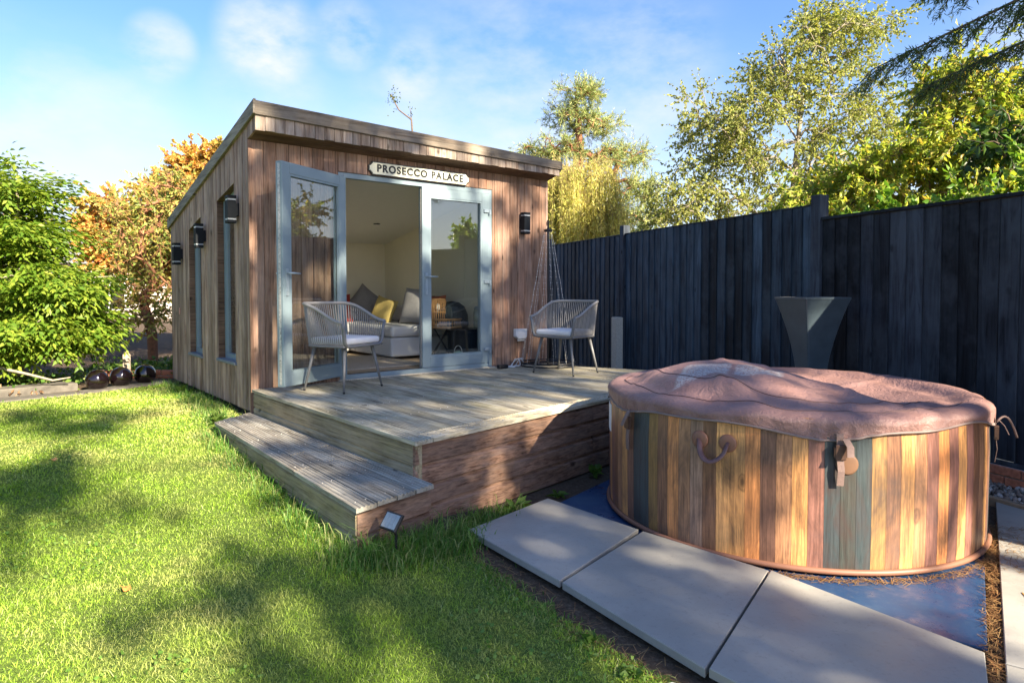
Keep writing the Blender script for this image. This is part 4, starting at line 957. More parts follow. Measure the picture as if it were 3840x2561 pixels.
pebm = NT('pebble'); gi = pebm.n('ShaderNodeNewGeometry'); pebm.set(pebm.ramp(gi.outputs['Random Per Island'], ((0, (.12, .10, .085)), (.4, (.20, .16, .13)), (.7, (.28, .24, .20)), (1, (.40, .37, .34)))), .7, .3)
tag(np_mesh('gravel', VV.reshape(-1, 3), FF, pebm.m, smooth=True), kind='stuff')
o = MB().box(0, 4.4, -.02, .02, -.14, -.062, .005).build('edging_board', plain('edging_timber', (.27, .20, .13), .85, .3, 14)); o.location = fp(6.6, -.49, 0); o.rotation_euler = (0, 0, FA); tag(o, 'pale timber edging board holding back the gravel', 'edging board')
# ------------------------------------------------------------------ tall flared planter
pt = empty('tall_planter', (2.70, 6.00, -.1), R_(12), 'tall grey flared square planter standing between tub and fence', 'planter')
def sqring(h, z, r=.012, n=3):
    P = []
    for (cx, cy, a0) in ((1, -1, -90), (1, 1, 0), (-1, 1, 90), (-1, -1, 180)):
        for k in range(n): a = R_(a0 + 90 * k / (n - 1)); P.append((cx * (h - r) + r * math.cos(a), cy * (h - r) + r * math.sin(a), z))
    return P
def ph(z): return .090 + .135 * max(0, (z - .6) / .77) ** 1.7 + .11 * max(0, (.6 - z) / .6) ** 1.8
Z = np.linspace(0, 1.37, 22)
MB().rings([sqring(ph(z), z) for z in Z] + [sqring(ph(1.37) + .004, 1.374), sqring(ph(1.37) + .004, 1.392), sqring(ph(1.37) - .022, 1.393), sqring(ph(1.2) - .025, 1.2)]).build('body', M['planter'], pt)
MB().rings([sqring(ph(1.2) - .028, 1.2), sqring(ph(1.2) - .03, 1.22)]).build('compost', gm.m, pt)
# ------------------------------------------------------------------ solar light by the step
sol = empty('solar_light', (-.625, 3.40, 0), R_(-40), 'small black solar panel light on a spike beside the step', 'solar light')
T_ = Matrix.Translation((0, 0, .165)) @ Matrix.Rotation(R_(52), 4, 'X')
def tb_(m, name, mat):
    m.v = [tuple(T_ @ Vector(v)) for v in m.v]; return m.build(name, mat, sol)
tb_(MB().box(-.062, .062, -.047, .047, -.018, 0, .003), 'panel_case', M['black'])
cellm = plain('solar_cell', (.20, .25, .29), .15, .15, 30, .6, bump=0)
for i in range(4): tb_(MB().box(-.052 + i * .0265, -.052 + i * .0265 + .0245, -.038, .038, .0005, .002), 'solar_cell', cellm)
MB().tube([(0, .012, .15), (0, .035, .08), (0, .03, -.14)], .008, 6).build('spike', M['black'], sol)
# ------------------------------------------------------------------ glass balls, low brick wall, marker post, path stones
balls = plain('black_cherry_gloss', (.006, .003, .004), .06, .2, 3, .8, bump=0)
for (x, y, lb) in ((-4.86, 7.78, 'first glossy black garden ball from the lawn side'), (-4.745, 8.06, 'middle of three glossy black garden balls'), (-4.60, 8.33, 'glossy black garden ball closest to the garden room')):
    m = MB().lathe([(.124 * math.sin(a) + .0008, .124 - .124 * math.cos(a)) for a in np.linspace(0, math.pi, 19)], 28); o = m.build('garden_ball', balls, smooth=True); o.location = (x, y, hgt(x, y) - .012); tag(o, lb, 'garden ball', 'glossy black balls on the path edge')
lw = empty('low_brick_wall', (-5.62, 8.98, .06), R_(-3), 'low red brick wall edging the shrub bed behind the balls', 'brick wall')
MB().box(0, 1.30, .006, .095, 0, .205).build('mortar_bed', M['mortar'], lw)
for r in range(3):
    x = -.112 * (r % 2)
    while x < 1.27:
        MB().box(max(0, x), min(1.31, x + .215), -.003 - random.uniform(0, .005), .10, .003 + r * .074, .068 + r * .074, .005).build('brick', M['brick'], lw); x += .226
o = MB().prism([(-.04, 0), (.04, 0), (.04, .36), (.0, .40), (-.04, .375)], lambda a, b: (a, -.02, b), lambda a, b: (a, .02, b)).build('marker_post', plain('bleached_wood', (.50, .42, .32), .85, .2, 20)); o.location = (-5.10, 8.80, .14); tag(o, 'short bleached wooden post standing in the ground cover', 'marker post')
pth = empty('edging_path', (0, 0, 0), 0, 'worn flat stones edging the lawn below the shrub', 'path', kind='structure')
for poly, zt in (([(-4.30, 8.42), (-4.80, 7.50), (-4.98, 7.62), (-4.50, 8.52)], .205), ([(-4.81, 7.48), (-5.33, 6.90), (-5.56, 7.08), (-5.00, 7.60)], .20), ([(-5.35, 6.88), (-6.3, 6.55), (-6.4, 6.85), (-5.58, 7.06)], .19), ([(-6.33, 6.53), (-7.6, 6.65), (-7.6, 6.95), (-6.42, 6.83)], .19),
                 ([(-5.10, 7.80), (-5.62, 7.24), (-5.84, 7.42), (-5.30, 7.96)], .27), ([(-5.66, 7.22), (-6.7, 7.0), (-6.8, 7.25), (-5.88, 7.40)], .265)):
    flat('path_stone', poly, zt - .14, zt, M['stone'], pth, .012)
# a cast leaf and blue peg on the soil
lf = MB().add([(-.075, 0, 0), (-.03, .03, .012), (.03, .032, .008), (.085, 0, .02), (.03, -.034, .004), (-.03, -.03, .006), (0, 0, -.002)], [(0, 6, 1), (1, 6, 2), (2, 6, 3), (3, 6, 4), (4, 6, 5), (5, 6, 0)]).build('fallen_leaf', plain('pale_leaf', (.42, .44, .40), .6, .15, 40)); lf.location = (.60, 2.36, -.095); lf.rotation_euler = (0, 0, -.5); tag(lf, 'large pale fallen leaf on the soil below the middle slab', 'leaf')
# pine needles and litter
def needles(P, L, w, mat, name):
    n = len(P); a = rng.uniform(0, 2 * np.pi, n); d = np.stack([np.cos(a), np.sin(a), rng.normal(0, .15, n)], 1) * (L * .5)[:, None]; s = np.stack([-np.sin(a), np.cos(a), 0 * a], 1) * w
    V = np.stack([P - d - s, P - d + s, P + d + s, P + d - s], 1).reshape(-1, 3); return np_mesh(name, V, np.arange(n * 4).reshape(-1, 4), mat)
lit = []
t = rng.uniform(-.9, 1.7, 1500); lit.append(np.array([(*mpos(a, rng.normal(.045, .02)), rng.uniform(-.112, -.088)) for a in t]))
t = rng.uniform(.9, 1.7, 260); lit.append(np.array([(*mpos(a, rng.normal(.15, .08)), -.083) for a in t]))
a = rng.uniform(R_(-125), R_(-40), 700); rr_ = TR + .03 + np.abs(rng.normal(0, .03, 700)); lit.append(np.stack([TC.x + rr_ * np.cos(a), TC.y + rr_ * np.sin(a), -.103 + rng.uniform(0, .008, 700)], 1))
q = along([(-.3, 3.8), (.14, 3.10), (.63, 2.36), (1.2, 1.6)], 700, .05); lit.append(np.column_stack([q, height(q[:, 0], q[:, 1]) + .004]))
P = np.concatenate(lit)
tag(needles(P, rng.uniform(.03, .075, len(P)), .0012, leafmat('dry_needles', [(.16, .075, .03), (.28, .15, .06), (.38, .24, .10), (.10, .05, .025)], .1), 'pine_needles'), kind='stuff')
# ------------------------------------------------------------------ vegetation
def tubes(segs, mat, name, parent, sides=5):
    """segs: array (n, 8) of p0, p1, r0, r1"""
    S_ = np.array(segs, float); p0, p1, r0, r1 = S_[:, :3], S_[:, 3:6], S_[:, 6], S_[:, 7]; d = p1 - p0; d /= np.linalg.norm(d, axis=1)[:, None] + 1e-9
    up = np.where(np.abs(d[:, 2:3]) > .9, np.array([[1., 0, 0]]), np.array([[0, 0, 1.]])); u = np.cross(d, up); u /= np.linalg.norm(u, axis=1)[:, None]; w = np.cross(d, u)
    a = np.arange(sides) / sides * 2 * np.pi; ring = u[:, None] * np.cos(a)[None, :, None] + w[:, None] * np.sin(a)[None, :, None]
    V = np.concatenate([p0[:, None] + ring * r0[:, None, None], p1[:, None] + ring * r1[:, None, None]], 1).reshape(-1, 3)
    k = np.arange(sides); k2 = (k + 1) % sides; f = np.stack([k, k2, k2 + sides, k + sides], 1); F = (f[None] + (np.arange(len(S_)) * 2 * sides)[:, None, None]).reshape(-1, 4)
    return np_mesh(name, V, F, mat, parent, True)
def leaves(P, D, L, ratio, mat, name, parent, fold=.12, droop=0., N=None):
    """one folded leaf per point: P base, D direction, L length"""
    n = len(P); D = D / (np.linalg.norm(D, axis=1)[:, None] + 1e-9); R = rng.normal(size=(n, 3)) if N is None else N + rng.normal(0, .35, (n, 3))
    s = np.cross(D, R); s /= np.linalg.norm(s, axis=1)[:, None] + 1e-9; nn = np.cross(s, D); L = np.broadcast_to(L, (n,))[:, None]; w = L * ratio * .5
    m = P + D * L * .42 - nn * L * fold * 0; t = P + D * L; t[:, 2] -= droop * L[:, 0]
    V = np.stack([P, m + s * w + nn * L * fold, t, m - s * w + nn * L * fold], 1).reshape(-1, 3); b = np.arange(n)[:, None] * 4
    F = np.concatenate([b + np.array([[0, 1, 2]]), b + np.array([[0, 2, 3]])]); return np_mesh(name, V, F, mat, parent)
def blob(n, c, r, jit=.25, mind=0.):
    """points in an ellipsoid with a lumpy surface"""
    out = []; ph = rng.uniform(0, 6, 6)
    while len(out) < n:
        q = rng.uniform(-1, 1, 3); l = np.linalg.norm(q)
        lim = 1 + jit * (math.sin(3 * q[0] + ph[0] + 2 * q[2]) * math.sin(3.3 * q[1] + ph[1]) + .6 * math.sin(6 * q[0] + ph[2]) * math.sin(6 * q[2] + ph[3])) - jit * .4
        if l < lim: out.append(np.array(c) + q * np.array(r))
    return np.array(out)
def skeleton(trunk, targets, bias=.8, wob=.06, rt=.006, pw=.48):
    """grow limbs from a trunk polyline to every target; returns segments and the end twig directions"""
    pos = [np.array(p, float) for p in trunk]; par = [-1] + list(range(len(trunk) - 1)); ends = []; base = pos[0]
    T = sorted([np.array(t, float) for t in targets], key=lambda t: np.linalg.norm(t - np.array(trunk[-1])) * .6 + np.linalg.norm((t - base)[:2]))
    for t in T:
        A = np.array(pos); d = np.linalg.norm(A - t, axis=1); up = np.maximum(0, A[:, 2] - t[2] + .15 * np.linalg.norm((A - t)[:, :2], axis=1))
        k = int(np.argmin(d + bias * up + np.where(np.arange(len(A)) == 0, 5, 0))); p = pos[k]; m = 3 if d[k] > .5 else 2; last = k; L = d[k]
        for i in range(1, m + 1):
            s = i / m; q = p + (t - p) * s; q[2] += L * .14 * math.sin(math.pi * s) * (1 if t[2] > p[2] else .5)
            if i < m: q = q + rng.normal(0, wob * L, 3)
            pos.append(q); par.append(last); last = len(pos) - 1
        ends.append(last)
    n = len(pos); cnt = np.zeros(n)
    for e in ends: cnt[e] += 1
    for i in range(n - 1, 0, -1): cnt[par[i]] += cnt[i]
    r = rt * np.maximum(cnt, .5) ** pw
    segs = [(*pos[par[i]], *pos[i], r[par[i]] if cnt[par[i]] < cnt[i] * 2.2 else r[i] * 1.25, r[i]) for i in range(1, n)]
    return segs, [(pos[e], pos[e] - pos[par[e]]) for e in ends]
def sprays(ends, ntw, tl, nl, droop=.2, rt=.003):
    """small twigs round every limb end and leaf base points along them"""
    sg = []; P = []; D = []
    for p, d in ends:
        d = d / (np.linalg.norm(d) + 1e-9)
        for k in range(ntw):
            q = rng.normal(0, .75, 3) + d * .7; q[2] -= droop; q /= np.linalg.norm(q); L = tl * rng.uniform(.5, 1.25); e = p + q * L; e[2] -= droop * L * .3
            sg.append((*p, *e, rt, rt * .4))
            t = rng.uniform(.12, 1.05, nl)[:, None]; b = p + (e - p) * t; P.append(b); dd = q + rng.normal(0, .7, (nl, 3)); dd[:, 2] -= droop; D.append(dd)
    return sg, np.concatenate(P), np.concatenate(D)
def tree(name, label, trunk, targets, bark, lm_, leafL, ratio, ntw, tl, nl, droop=.2, rt=.006, cat='tree', group=None, bias=.8, pw=.48, fold=.12, kind=None, wob=.06, crown='crown'):
    o = empty(name, tuple(trunk[0]), 0, label, cat, group, kind); off = np.array(trunk[0])
    segs, ends = skeleton(trunk, targets, bias, wob, rt, pw); sg, P, D = sprays(ends, ntw, tl, nl, droop, rt * .5)
    A = np.array(segs + sg); A[:, :3] -= off; A[:, 3:6] -= off
    tubes(A, bark, 'trunk', o); leaves(P - off, D, leafL * rng.uniform(.65, 1.25, len(P)), ratio, lm_, crown, o, fold); return o
# 1 left shrub with compound leaves
lg = leafmat('bright_compound_leaves', [(.09, .17, .018), (.14, .24, .025), (.21, .30, .035), (.28, .34, .045), (.19, .27, .03), (.10, .19, .02)], .45, .45)
def compound(name, label, base, blobs, n, mat, bark, leaflet, npair, rach, stems, cat='shrub', droop=.35, ratio=.42):
    o = empty(name, base, 0, label, cat); off = np.array(base); T = np.concatenate([blob(max(4, int(n * w)), c, r, .3) for c, r, w in blobs])
    Tt = T[rng.choice(len(T), min(len(T), 170), replace=False)]
    segs, ends = skeleton(stems, Tt, .5, .08, .0055, .5); A = np.array(segs); A[:, :3] -= off; A[:, 3:6] -= off; tubes(A, bark, 'stem', o)
    cen = np.average(np.array([b[0] for b in blobs]), axis=0, weights=[b[2] for b in blobs]); P = []; D = []; Nn = []
    dirs = (T - cen) * np.array([1, 1, .35]); dirs /= np.linalg.norm(dirs, axis=1)[:, None]; dirs = dirs * .8 + rng.normal(0, .45, dirs.shape); dirs[:, 2] = dirs[:, 2] * .5 - droop * rng.uniform(0, 1, len(T)); dirs /= np.linalg.norm(dirs, axis=1)[:, None]
    side = np.cross(dirs, np.array([[0, 0, 1.]])); side /= np.linalg.norm(side, axis=1)[:, None] + 1e-9; nrm = np.cross(side, dirs)
    for j in range(npair):
        t = rach * (j + .6) / npair
        for s in (-1, 1):
            q = T + dirs * t; q[:, 2] -= .25 * t * t / rach; P.append(q); D.append(dirs * .75 + side * s * .75 + np.array([0, 0, -.25])); Nn.append(nrm)
    q = T + dirs * rach; P.append(q); D.append(dirs + np.array([0, 0, -.25])); Nn.append(nrm)
    P, D, Nn = map(np.concatenate, (P, D, Nn)); leaves(P - off, D, leaflet * rng.uniform(.75, 1.25, len(P)), ratio, mat, 'foliage', o, .07, .1, Nn); return o
compound('leafy_shrub', 'large bright green shrub with drooping compound leaves at the left edge', (-5.9, 8.0, .18),
         [((-6.15, 8.0, 2.55), (.62, .6, .20), .10), ((-6.9, 8.2, 2.75), (.7, .7, .32), .11), ((-5.95, 8.0, 1.98), (.6, .6, .25), .12), ((-6.75, 8.0, 2.0), (.6, .7, .3), .10), ((-5.45, 7.95, 1.45), (.55, .6, .24), .12), ((-6.35, 7.9, 1.3), (.7, .7, .3), .13), ((-5.4, 7.9, .95), (.55, .5, .26), .12), ((-6.1, 7.6, .85), (.7, .5, .28), .13), ((-6.6, 7.4, .6), (.6, .4, .28), .07), ((-6.5, 8.2, 1.65), (.8, .6, .5), .12), ((-6.2, 8.3, 2.25), (.6, .5, .35), .07), ((-5.75, 8.15, 1.15), (.6, .5, .4), .09)],
         3500, lg, M['palebark'], .088, 4, .28, [(-5.9, 8.0, .15), (-5.95, 8.0, .5), (-6.05, 8.0, .9), (-6.1, 8.0, 1.3)])
compound('leafy_shrub', 'low yellow green shrub at the left edge of the lawn', (-6.05, 6.75, .19), [((-6.0, 6.72, .42), (.38, .25, .30), 1)], 240, lg, M['palebark'], .085, 3, .18, [(-6.05, 6.75, .15), (-6.0, 6.72, .3)])
# 2 orange maple
mo = leafmat('autumn_maple_leaves', [(0.597, 0.252, 0.065), (0.711, 0.357, 0.087), (0.654, 0.439, 0.120), (0.512, 0.405, 0.098), (0.735, 0.439, 0.131), (0.284, 0.308, 0.065), (0.625, 0.227, 0.098)], .4, .5, patch=((0.186, 0.224, 0.045), .7, .75))
mt_ = np.concatenate([blob(85, (-6.8, 13.0, 2.55), (1.3, 1.0, .75)), blob(95, (-5.85, 13.2, 3.15), (1.2, 1.0, .75)), blob(22, (-5.25, 13.0, 3.75), (.65, .7, .32)), blob(14, (-6.15, 13.1, 3.8), (.35, .4, .25), .3), blob(40, (-7.2, 13.0, 2.0), (.7, .8, .45))])
tree('maple_tree', 'orange autumn maple behind the rear corner of the garden room', [(-6.0, 13.2, .1), (-6.05, 13.2, .9), (-6.1, 13.2, 1.7), (-6.0, 13.2, 2.5)], mt_, M['bark'], mo, .066, .85, 10, .44, 46, .05)
# 3 flowering shrub with bare reddish stems
bu = leafmat('yellowing_shrub_leaves', [(0.160, 0.224, 0.040), (0.272, 0.320, 0.072), (0.416, 0.400, 0.096), (0.560, 0.448, 0.112), (0.352, 0.240, 0.096), (0.208, 0.256, 0.064)], .4)
bt = np.concatenate([blob(60, (-5.75, 10.4, 2.1), (.75, .6, .75)), blob(34, (-5.3, 10.5, 2.7), (.5, .5, .5)), blob(34, (-5.65, 10.3, 1.15), (.62, .5, .42))])
st0 = [(-5.62, 10.4, .15)]
tree('multi_stemmed_shrub', 'twiggy shrub with reddish bare stems and yellowing leaves beside the wall', [(-5.62, 10.4, .12), (-5.62, 10.4, .45), (-5.63, 10.4, .7)], bt, plain('red_bark', (.25, .115, .06), .85, .3, 30), bu, .085, .40, 7, .34, 6, .15, rt=.0075, cat='shrub', crown='foliage', wob=.1)
gb = leafmat('green_shrub_leaves', [(0.096, 0.176, 0.032), (0.160, 0.240, 0.048), (0.240, 0.304, 0.064), (0.064, 0.136, 0.024)], .4)
tree('green_bush', 'mid green bush growing under the maple against the wall', [(-4.95, 11.2, .1), (-5.0, 11.2, .8), (-5.0, 11.2, 1.6)], np.concatenate([blob(60, (-5.35, 11.3, 2.55), (.75, .6, .5)), blob(50, (-5.05, 11.3, 2.1), (.5, .5, .8))]), M['bark'], gb, .09, .5, 6, .3, 12, .1, cat='shrub', crown='foliage')
# 4 background left: house, dark hedge, distant trees
hs_ = empty('house', (-21.5, 27, -.5), R_(8), 'white rendered house glimpsed far behind the left shrubs', 'house')
rend = plain('white_render', (.62, .55, .50), .85, .06, 2); tile_ = plain('grey_roof_tile', (.22, .21, .21), .8, .2, 8)
MB().box(0, 10, 0, 6, 0, 3.0).build('wall', rend, hs_)
MB().rings([[(-.3, -.4, 2.95), (-.3, 6.4, 2.95), (-.3, 3, 4.6)], [(10.3, -.4, 2.95), (10.3, 6.4, 2.95), (10.3, 3, 4.6)]]).build('roof', tile_, hs_)
for x in (1.2, 4.2, 7.6):
    w_ = MB().box(x, x + 1.3, -.03, .05, 1.0, 2.2).build('window', M['white'], hs_); MB().box(x + .08, x + .61, -.04, -.031, 1.08, 2.12).build('pane', M['signdark'], w_); MB().box(x + .69, x + 1.22, -.04, -.031, 1.08, 2.12).build('pane', M['signdark'], w_)
dk = leafmat('dark_foliage', [(.03, .06, .012), (.05, .085, .018), (.08, .12, .028), (.10, .12, .03)], .35)
def mass(name, boxes, n, L, mat, label=None, kind='stuff'):
    P = np.concatenate([blob(int(n * w), c, r, .35) for c, r, w in boxes]); D = rng.normal(size=P.shape); D[:, 2] -= .2
    o = leaves(P, D, L * rng.uniform(.6, 1.3, len(P)), .55, mat, name, None); return tag(o, kind=kind)
mass('far_hedge', [((-11, 15, .9), (2.6, .8, 1.2), .4), ((-15, 17, 1.6), (3, 1, 2.0), .6)], 9000, .14, dk)
pale = leafmat('pale_far_leaves', [(.14, .17, .06), (.20, .21, .08), (.26, .22, .08), (.10, .14, .06)], .4)
for x, y, h_, r_, lb in ((-20.5, 34, 5.6, 1.4, 'small hazy tree on the skyline above the left shrub'), (-18.2, 36, 5.2, 1.1, 'rounded hazy tree on the skyline near the maple'), (-30, 40, 7.5, 2.5, 'distant tree beyond the white house')):
    tree('distant_tree', lb, [(x, y, -.5), (x, y, h_ * .4), (x, y, h_ * .6)], blob(34, (x, y, h_ - r_), (r_, r_, r_)), M['bark'], pale, .22, .6, 4, .6, 9, .1, rt=.02, group='distant trees')
# 5 ground cover and weeds
iv_ = leafmat('ivy_leaves', [(0.045, 0.112, 0.018), (0.075, 0.165, 0.027), (0.120, 0.210, 0.038), (0.180, 0.240, 0.053)], .3)
q = np.concatenate([along([(-5.7, 9.4), (-4.5, 9.5)], 1700, .28), along([(-7.6, 7.7), (-6.2, 7.7), (-5.4, 8.3)], 2400, .22)])
P = np.column_stack([q, .20 + np.abs(rng.normal(0, .07, len(q)))]); D = rng.normal(size=P.shape); D[:, 2] = np.abs(D[:, 2]) * .3
tag(leaves(P, D, rng.uniform(.035, .075, len(P)), .75, iv_, 'ivy', None), kind='stuff')
q = scatter(LAWN, 2600, lambda x, y: vis(x, y) * (np.sin(x * 2.3 + 1) * np.sin(y * 2.9 + x) > .35)); q = q[q[:, 1] > 1.4]
P = np.column_stack([q, height(q[:, 0], q[:, 1]) + rng.uniform(.008, .022, len(q))]); D = rng.normal(size=P.shape); D[:, 2] = .15
tag(leaves(P, D, rng.uniform(.012, .026, len(P)), .9, leafmat('clover_leaves', [(.09, .19, .03), (.13, .25, .04), (.18, .28, .06)], .3), 'clover', None), kind='stuff')
def weed(label, loc, n, L, mat, ratio=.3, lift=.5, name='weed'):
    a = rng.uniform(0, 2 * np.pi, n); D = np.stack([np.cos(a), np.sin(a), rng.uniform(.1, lift * 2, n)], 1); P = np.tile(np.array([[0, 0, 0.]]), (n, 1)) + rng.normal(0, L * .12, (n, 3)) * np.array([1, 1, .2])
    o = leaves(P, D, L * rng.uniform(.6, 1.3, n), ratio, mat, name, None, .08, .25); o.location = loc; return tag(o, label, 'weed', 'weeds round the deck')
wl = leafmat('weed_leaves', [(.06, .13, .02), (.09, .17, .03), (.13, .20, .04)], .4)
weed('leafy dandelion weed between the deck front and the first slab', (.02, 4.42, hgt(.02, 4.42)), 34, .13, wl, .28)
weed('bright weed beside the blue mat corner', (.33, 4.70, -.11), 18, .08, wl, .4)
weed('small weed rooted in the gap by the tub and deck facing', (.66, 5.26, -.10), 40, .09, wl, .45, 1.2)
weed('broad leaved weed at the foot of the side wall', (-3.75, 7.55, hgt(-3.75, 7.55)), 40, .14, wl, .35, .9)
weed('tangled weed beside the left end of the step', (-2.68, 6.0, hgt(-2.68, 6)), 60, .14, wl, .25, 1.1)
weed('small clover weed on the soil by the pale fallen leaf', (.46, 2.48, -.10), 14, .05, wl, .7)
weed('young seedling weed at the soil edge below the middle slab', (.34, 2.72, -.10), 12, .05, wl, .6, 1.0)
mass('leaf_litter', [((-6.2, 7.4, .22), (.9, .35, .04), 1)], 500, .05, leafmat('brown_litter', [(.12, .07, .04), (.25, .15, .08), (.33, .22, .12)], .1))
# bare low branches arching from the shrub
ab = empty('arching_branch', (-5.75, 7.75, .2), 0, 'bare pale branches arching low to the ground under the shrub', 'branch'); off = np.array((-5.75, 7.75, .2))
MB().tube([tuple(np.array(p) - off) for p in ((-6.4, 7.5, .55), (-5.9, 7.4, .53), (-5.45, 7.45, .42), (-5.22, 7.55, .33), (-5.05, 7.6, .36))], [.02, .018, .016, .014, .006], 6).build('limb', M['palebark'], ab, smooth=True)
MB().tube([tuple(np.array(p) - off) for p in ((-5.95, 7.6, .95), (-5.75, 7.3, .62), (-5.55, 7.05, .20))], [.014, .016, .017], 6).build('limb', M['palebark'], ab, smooth=True)
# 6 twig of a sapling over the roof
tw = empty('bare_sapling', (-2.15, 12.6, 0), 0, 'thin dark sapling tip showing above the roof edge', 'sapling')
def twp(px, py): return ((px - 1920) / 2500 * 12.6 + 2.15, 0, 1.35 + (1090 - py) / 2500 * 12.6)
sgt = [((0, 0, 0), (.5, 0, 2.5)), ((.5, 0, 2.5), twp(1549, 500)), (twp(1549, 500), twp(1546, 455)), (twp(1546, 455), twp(1500, 420)), (twp(1500, 420), twp(1486, 395)), (twp(1486, 395), twp(1470, 360)), (twp(1546, 455), twp(1543, 425)), (twp(1543, 425), twp(1540, 415))]
tubes([(*a, *b, r0, r1) for (a, b), (r0, r1) in zip(sgt, [(.035, .03), (.03, .018), (.018, .016), (.015, .013), (.013, .012), (.012, .006), (.008, .006), (.006, .004)])], M['bark'], 'trunk', tw)
P = np.concatenate([np.array(twp(1478, 378)) + rng.normal(0, 1, (70, 3)) * np.array([.06, .05, .12]), np.array(twp(1543, 430)) + rng.normal(0, 1, (16, 3)) * np.array([.04, .03, .09])])
leaves(P, rng.normal(size=P.shape), .05, .5, dk, 'crown', tw)
# 7 pine
pn = leafmat('pine_needle_tufts', [(0.132, 0.214, 0.061), (0.207, 0.289, 0.088), (0.320, 0.364, 0.122), (0.413, 0.428, 0.156)], .2)
def needle_tree(name, label, trunk, targets, bark, mat, tuft, nn, Ln, w, **kw):
    o = empty(name, tuple(trunk[0]), 0, label, 'tree', kw.get('group')); off = np.array(trunk[0]); segs, ends = skeleton(trunk, targets, kw.get('bias', .3), kw.get('wob', .07), kw.get('rt', .02), .5)
    sg, P, D = sprays(ends, tuft, kw.get('tl', .5), nn, kw.get('droop', -.1), .006); A = np.array(segs + sg); A[:, :3] -= off; A[:, 3:6] -= off; tubes(A, bark, 'trunk', o)
    leaves(P - off, D, Ln * rng.uniform(.7, 1.2, len(P)), w, mat, 'crown', o, .02); return o
pt_ = np.concatenate([blob(24, (2.9, 30, 10.1), (.9, .9, .5), .4), blob(22, (2.5, 30, 9.1), (1.4, 1.1, .4), .4), blob(20, (3.6, 30, 8.7), (1.2, 1.1, .4), .4), blob(30, (1.9, 30, 7.6), (1.6, 1.2, .4), .4), blob(34, (4.6, 30, 7.3), (1.6, 1.2, .5), .4), blob(24, (5.3, 30, 5.8), (1.1, 1.2, .5), .4), blob(24, (5.0, 30, 4.4), (1.2, 1.2, .6), .4), blob(12, (.4, 30, 6.6), (.6, .8, .35)), blob(16, (4.6, 30, 3.2), (.7, .8, .8)), blob(14, (2.0, 29, 5.6), (.8, .8, .5))])
needle_tree('pine_tree', 'tall scots pine with orange trunk rising behind the willow', [(3.0, 30, -.2), (3.0, 30, 2.5), (3.02, 30, 5), (2.95, 30, 6.5), (3.0, 30, 8), (2.95, 30, 9)], pt_, M['pinebark'], pn, 9, 30, .17, .13, rt=.018, tl=.66)
# 8 willow
wil = leafmat('willow_leaves', [(0.365, 0.383, 0.087), (0.529, 0.504, 0.125), (0.656, 0.585, 0.174), (0.310, 0.383, 0.087), (0.730, 0.666, 0.250)], .45)
wo = empty('willow_tree', (1.9, 20, 0), 0, 'yellow weeping willow hanging behind the fence and garden room', 'tree'); off = np.array((1.9, 20, 0.)); tops = np.concatenate([blob(70, (1.75, 20, 4.6), (1.15, 1.0, .75), .2), blob(22, (2.7, 20, 3.6), (.5, .8, .5), .2)])
segs, ends = skeleton([(1.9, 20, 0), (1.9, 20, 1.5), (1.85, 20, 3.0), (1.85, 20, 3.8)], tops, .4, .06, .012, .5); sg = []; P = []; D = []
for p, d in ends:
    for k in range(17):
        a = p + rng.normal(0, .16, 3); ln = rng.uniform(1.1, 2.9); o2 = (a - np.array((1.8, 20, 4.2))) * np.array([.22, .22, 0]); b = a + o2 * .8 + np.array([0, 0, .05]); c_ = a + o2 * 1.3 + np.array([0, 0, -ln]); sg += [(*p, *b, .004, .003), (*b, *c_, .003, .0015)]
        t = rng.uniform(0, 1, int(34 * ln / 2))[:, None]; P.append(b + (c_ - b) * t); dd = rng.normal(0, .55, (len(t), 3)); dd[:, 2] -= 1.0; D.append(dd)
A = np.array(segs + sg); A[:, :3] -= off; A[:, 3:6] -= off; tubes(A, plain('willow_bark', (.28, .22, .09), .85), 'trunk', wo, 4); P = np.concatenate(P); D = np.concatenate(D); leaves(P - off, D, rng.uniform(.09, .16, len(P)), .19, wil, 'crown', wo, .03)
# 9 tall sparse birch-like tree
bi = leafmat('birch_leaves', [(0.144, 0.192, 0.053), (0.223, 0.275, 0.072), (0.314, 0.359, 0.094), (0.393, 0.413, 0.112), (0.170, 0.199, 0.068), (0.446, 0.444, 0.134)], .45)
bT = np.concatenate([blob(70, (6.6, 15.5, 6.3), (1.6, 1.5, 1.4), .3), blob(80, (5.0, 15.2, 4.7), (1.4, 1.4, 1.4), .3), blob(70, (7.6, 15.5, 4.6), (1.5, 1.4, 1.4), .3), blob(46, (4.0, 15.2, 3.1), (1.0, 1.2, .85), .3), blob(46, (6.0, 15.3, 3.2), (1.4, 1.2, .8), .3), blob(38, (7.6, 15.5, 7.2), (1.2, 1.1, .75), .3)])
b_o = tree('birch_tree', 'tall airy tree with thin grey limbs and yellow green leaves behind the fence', [(6.2, 15.5, -.1), (6.25, 15.5, 1.2), (6.4, 15.5, 2.4), (6.5, 15.5, 3.6), (6.6, 15.5, 4.8), (6.7, 15.5, 5.8)], bT, M['palebark'], bi, .066, .72, 11, .55, 17, .25, rt=.0075, bias=.9, wob=.07, pw=.40)
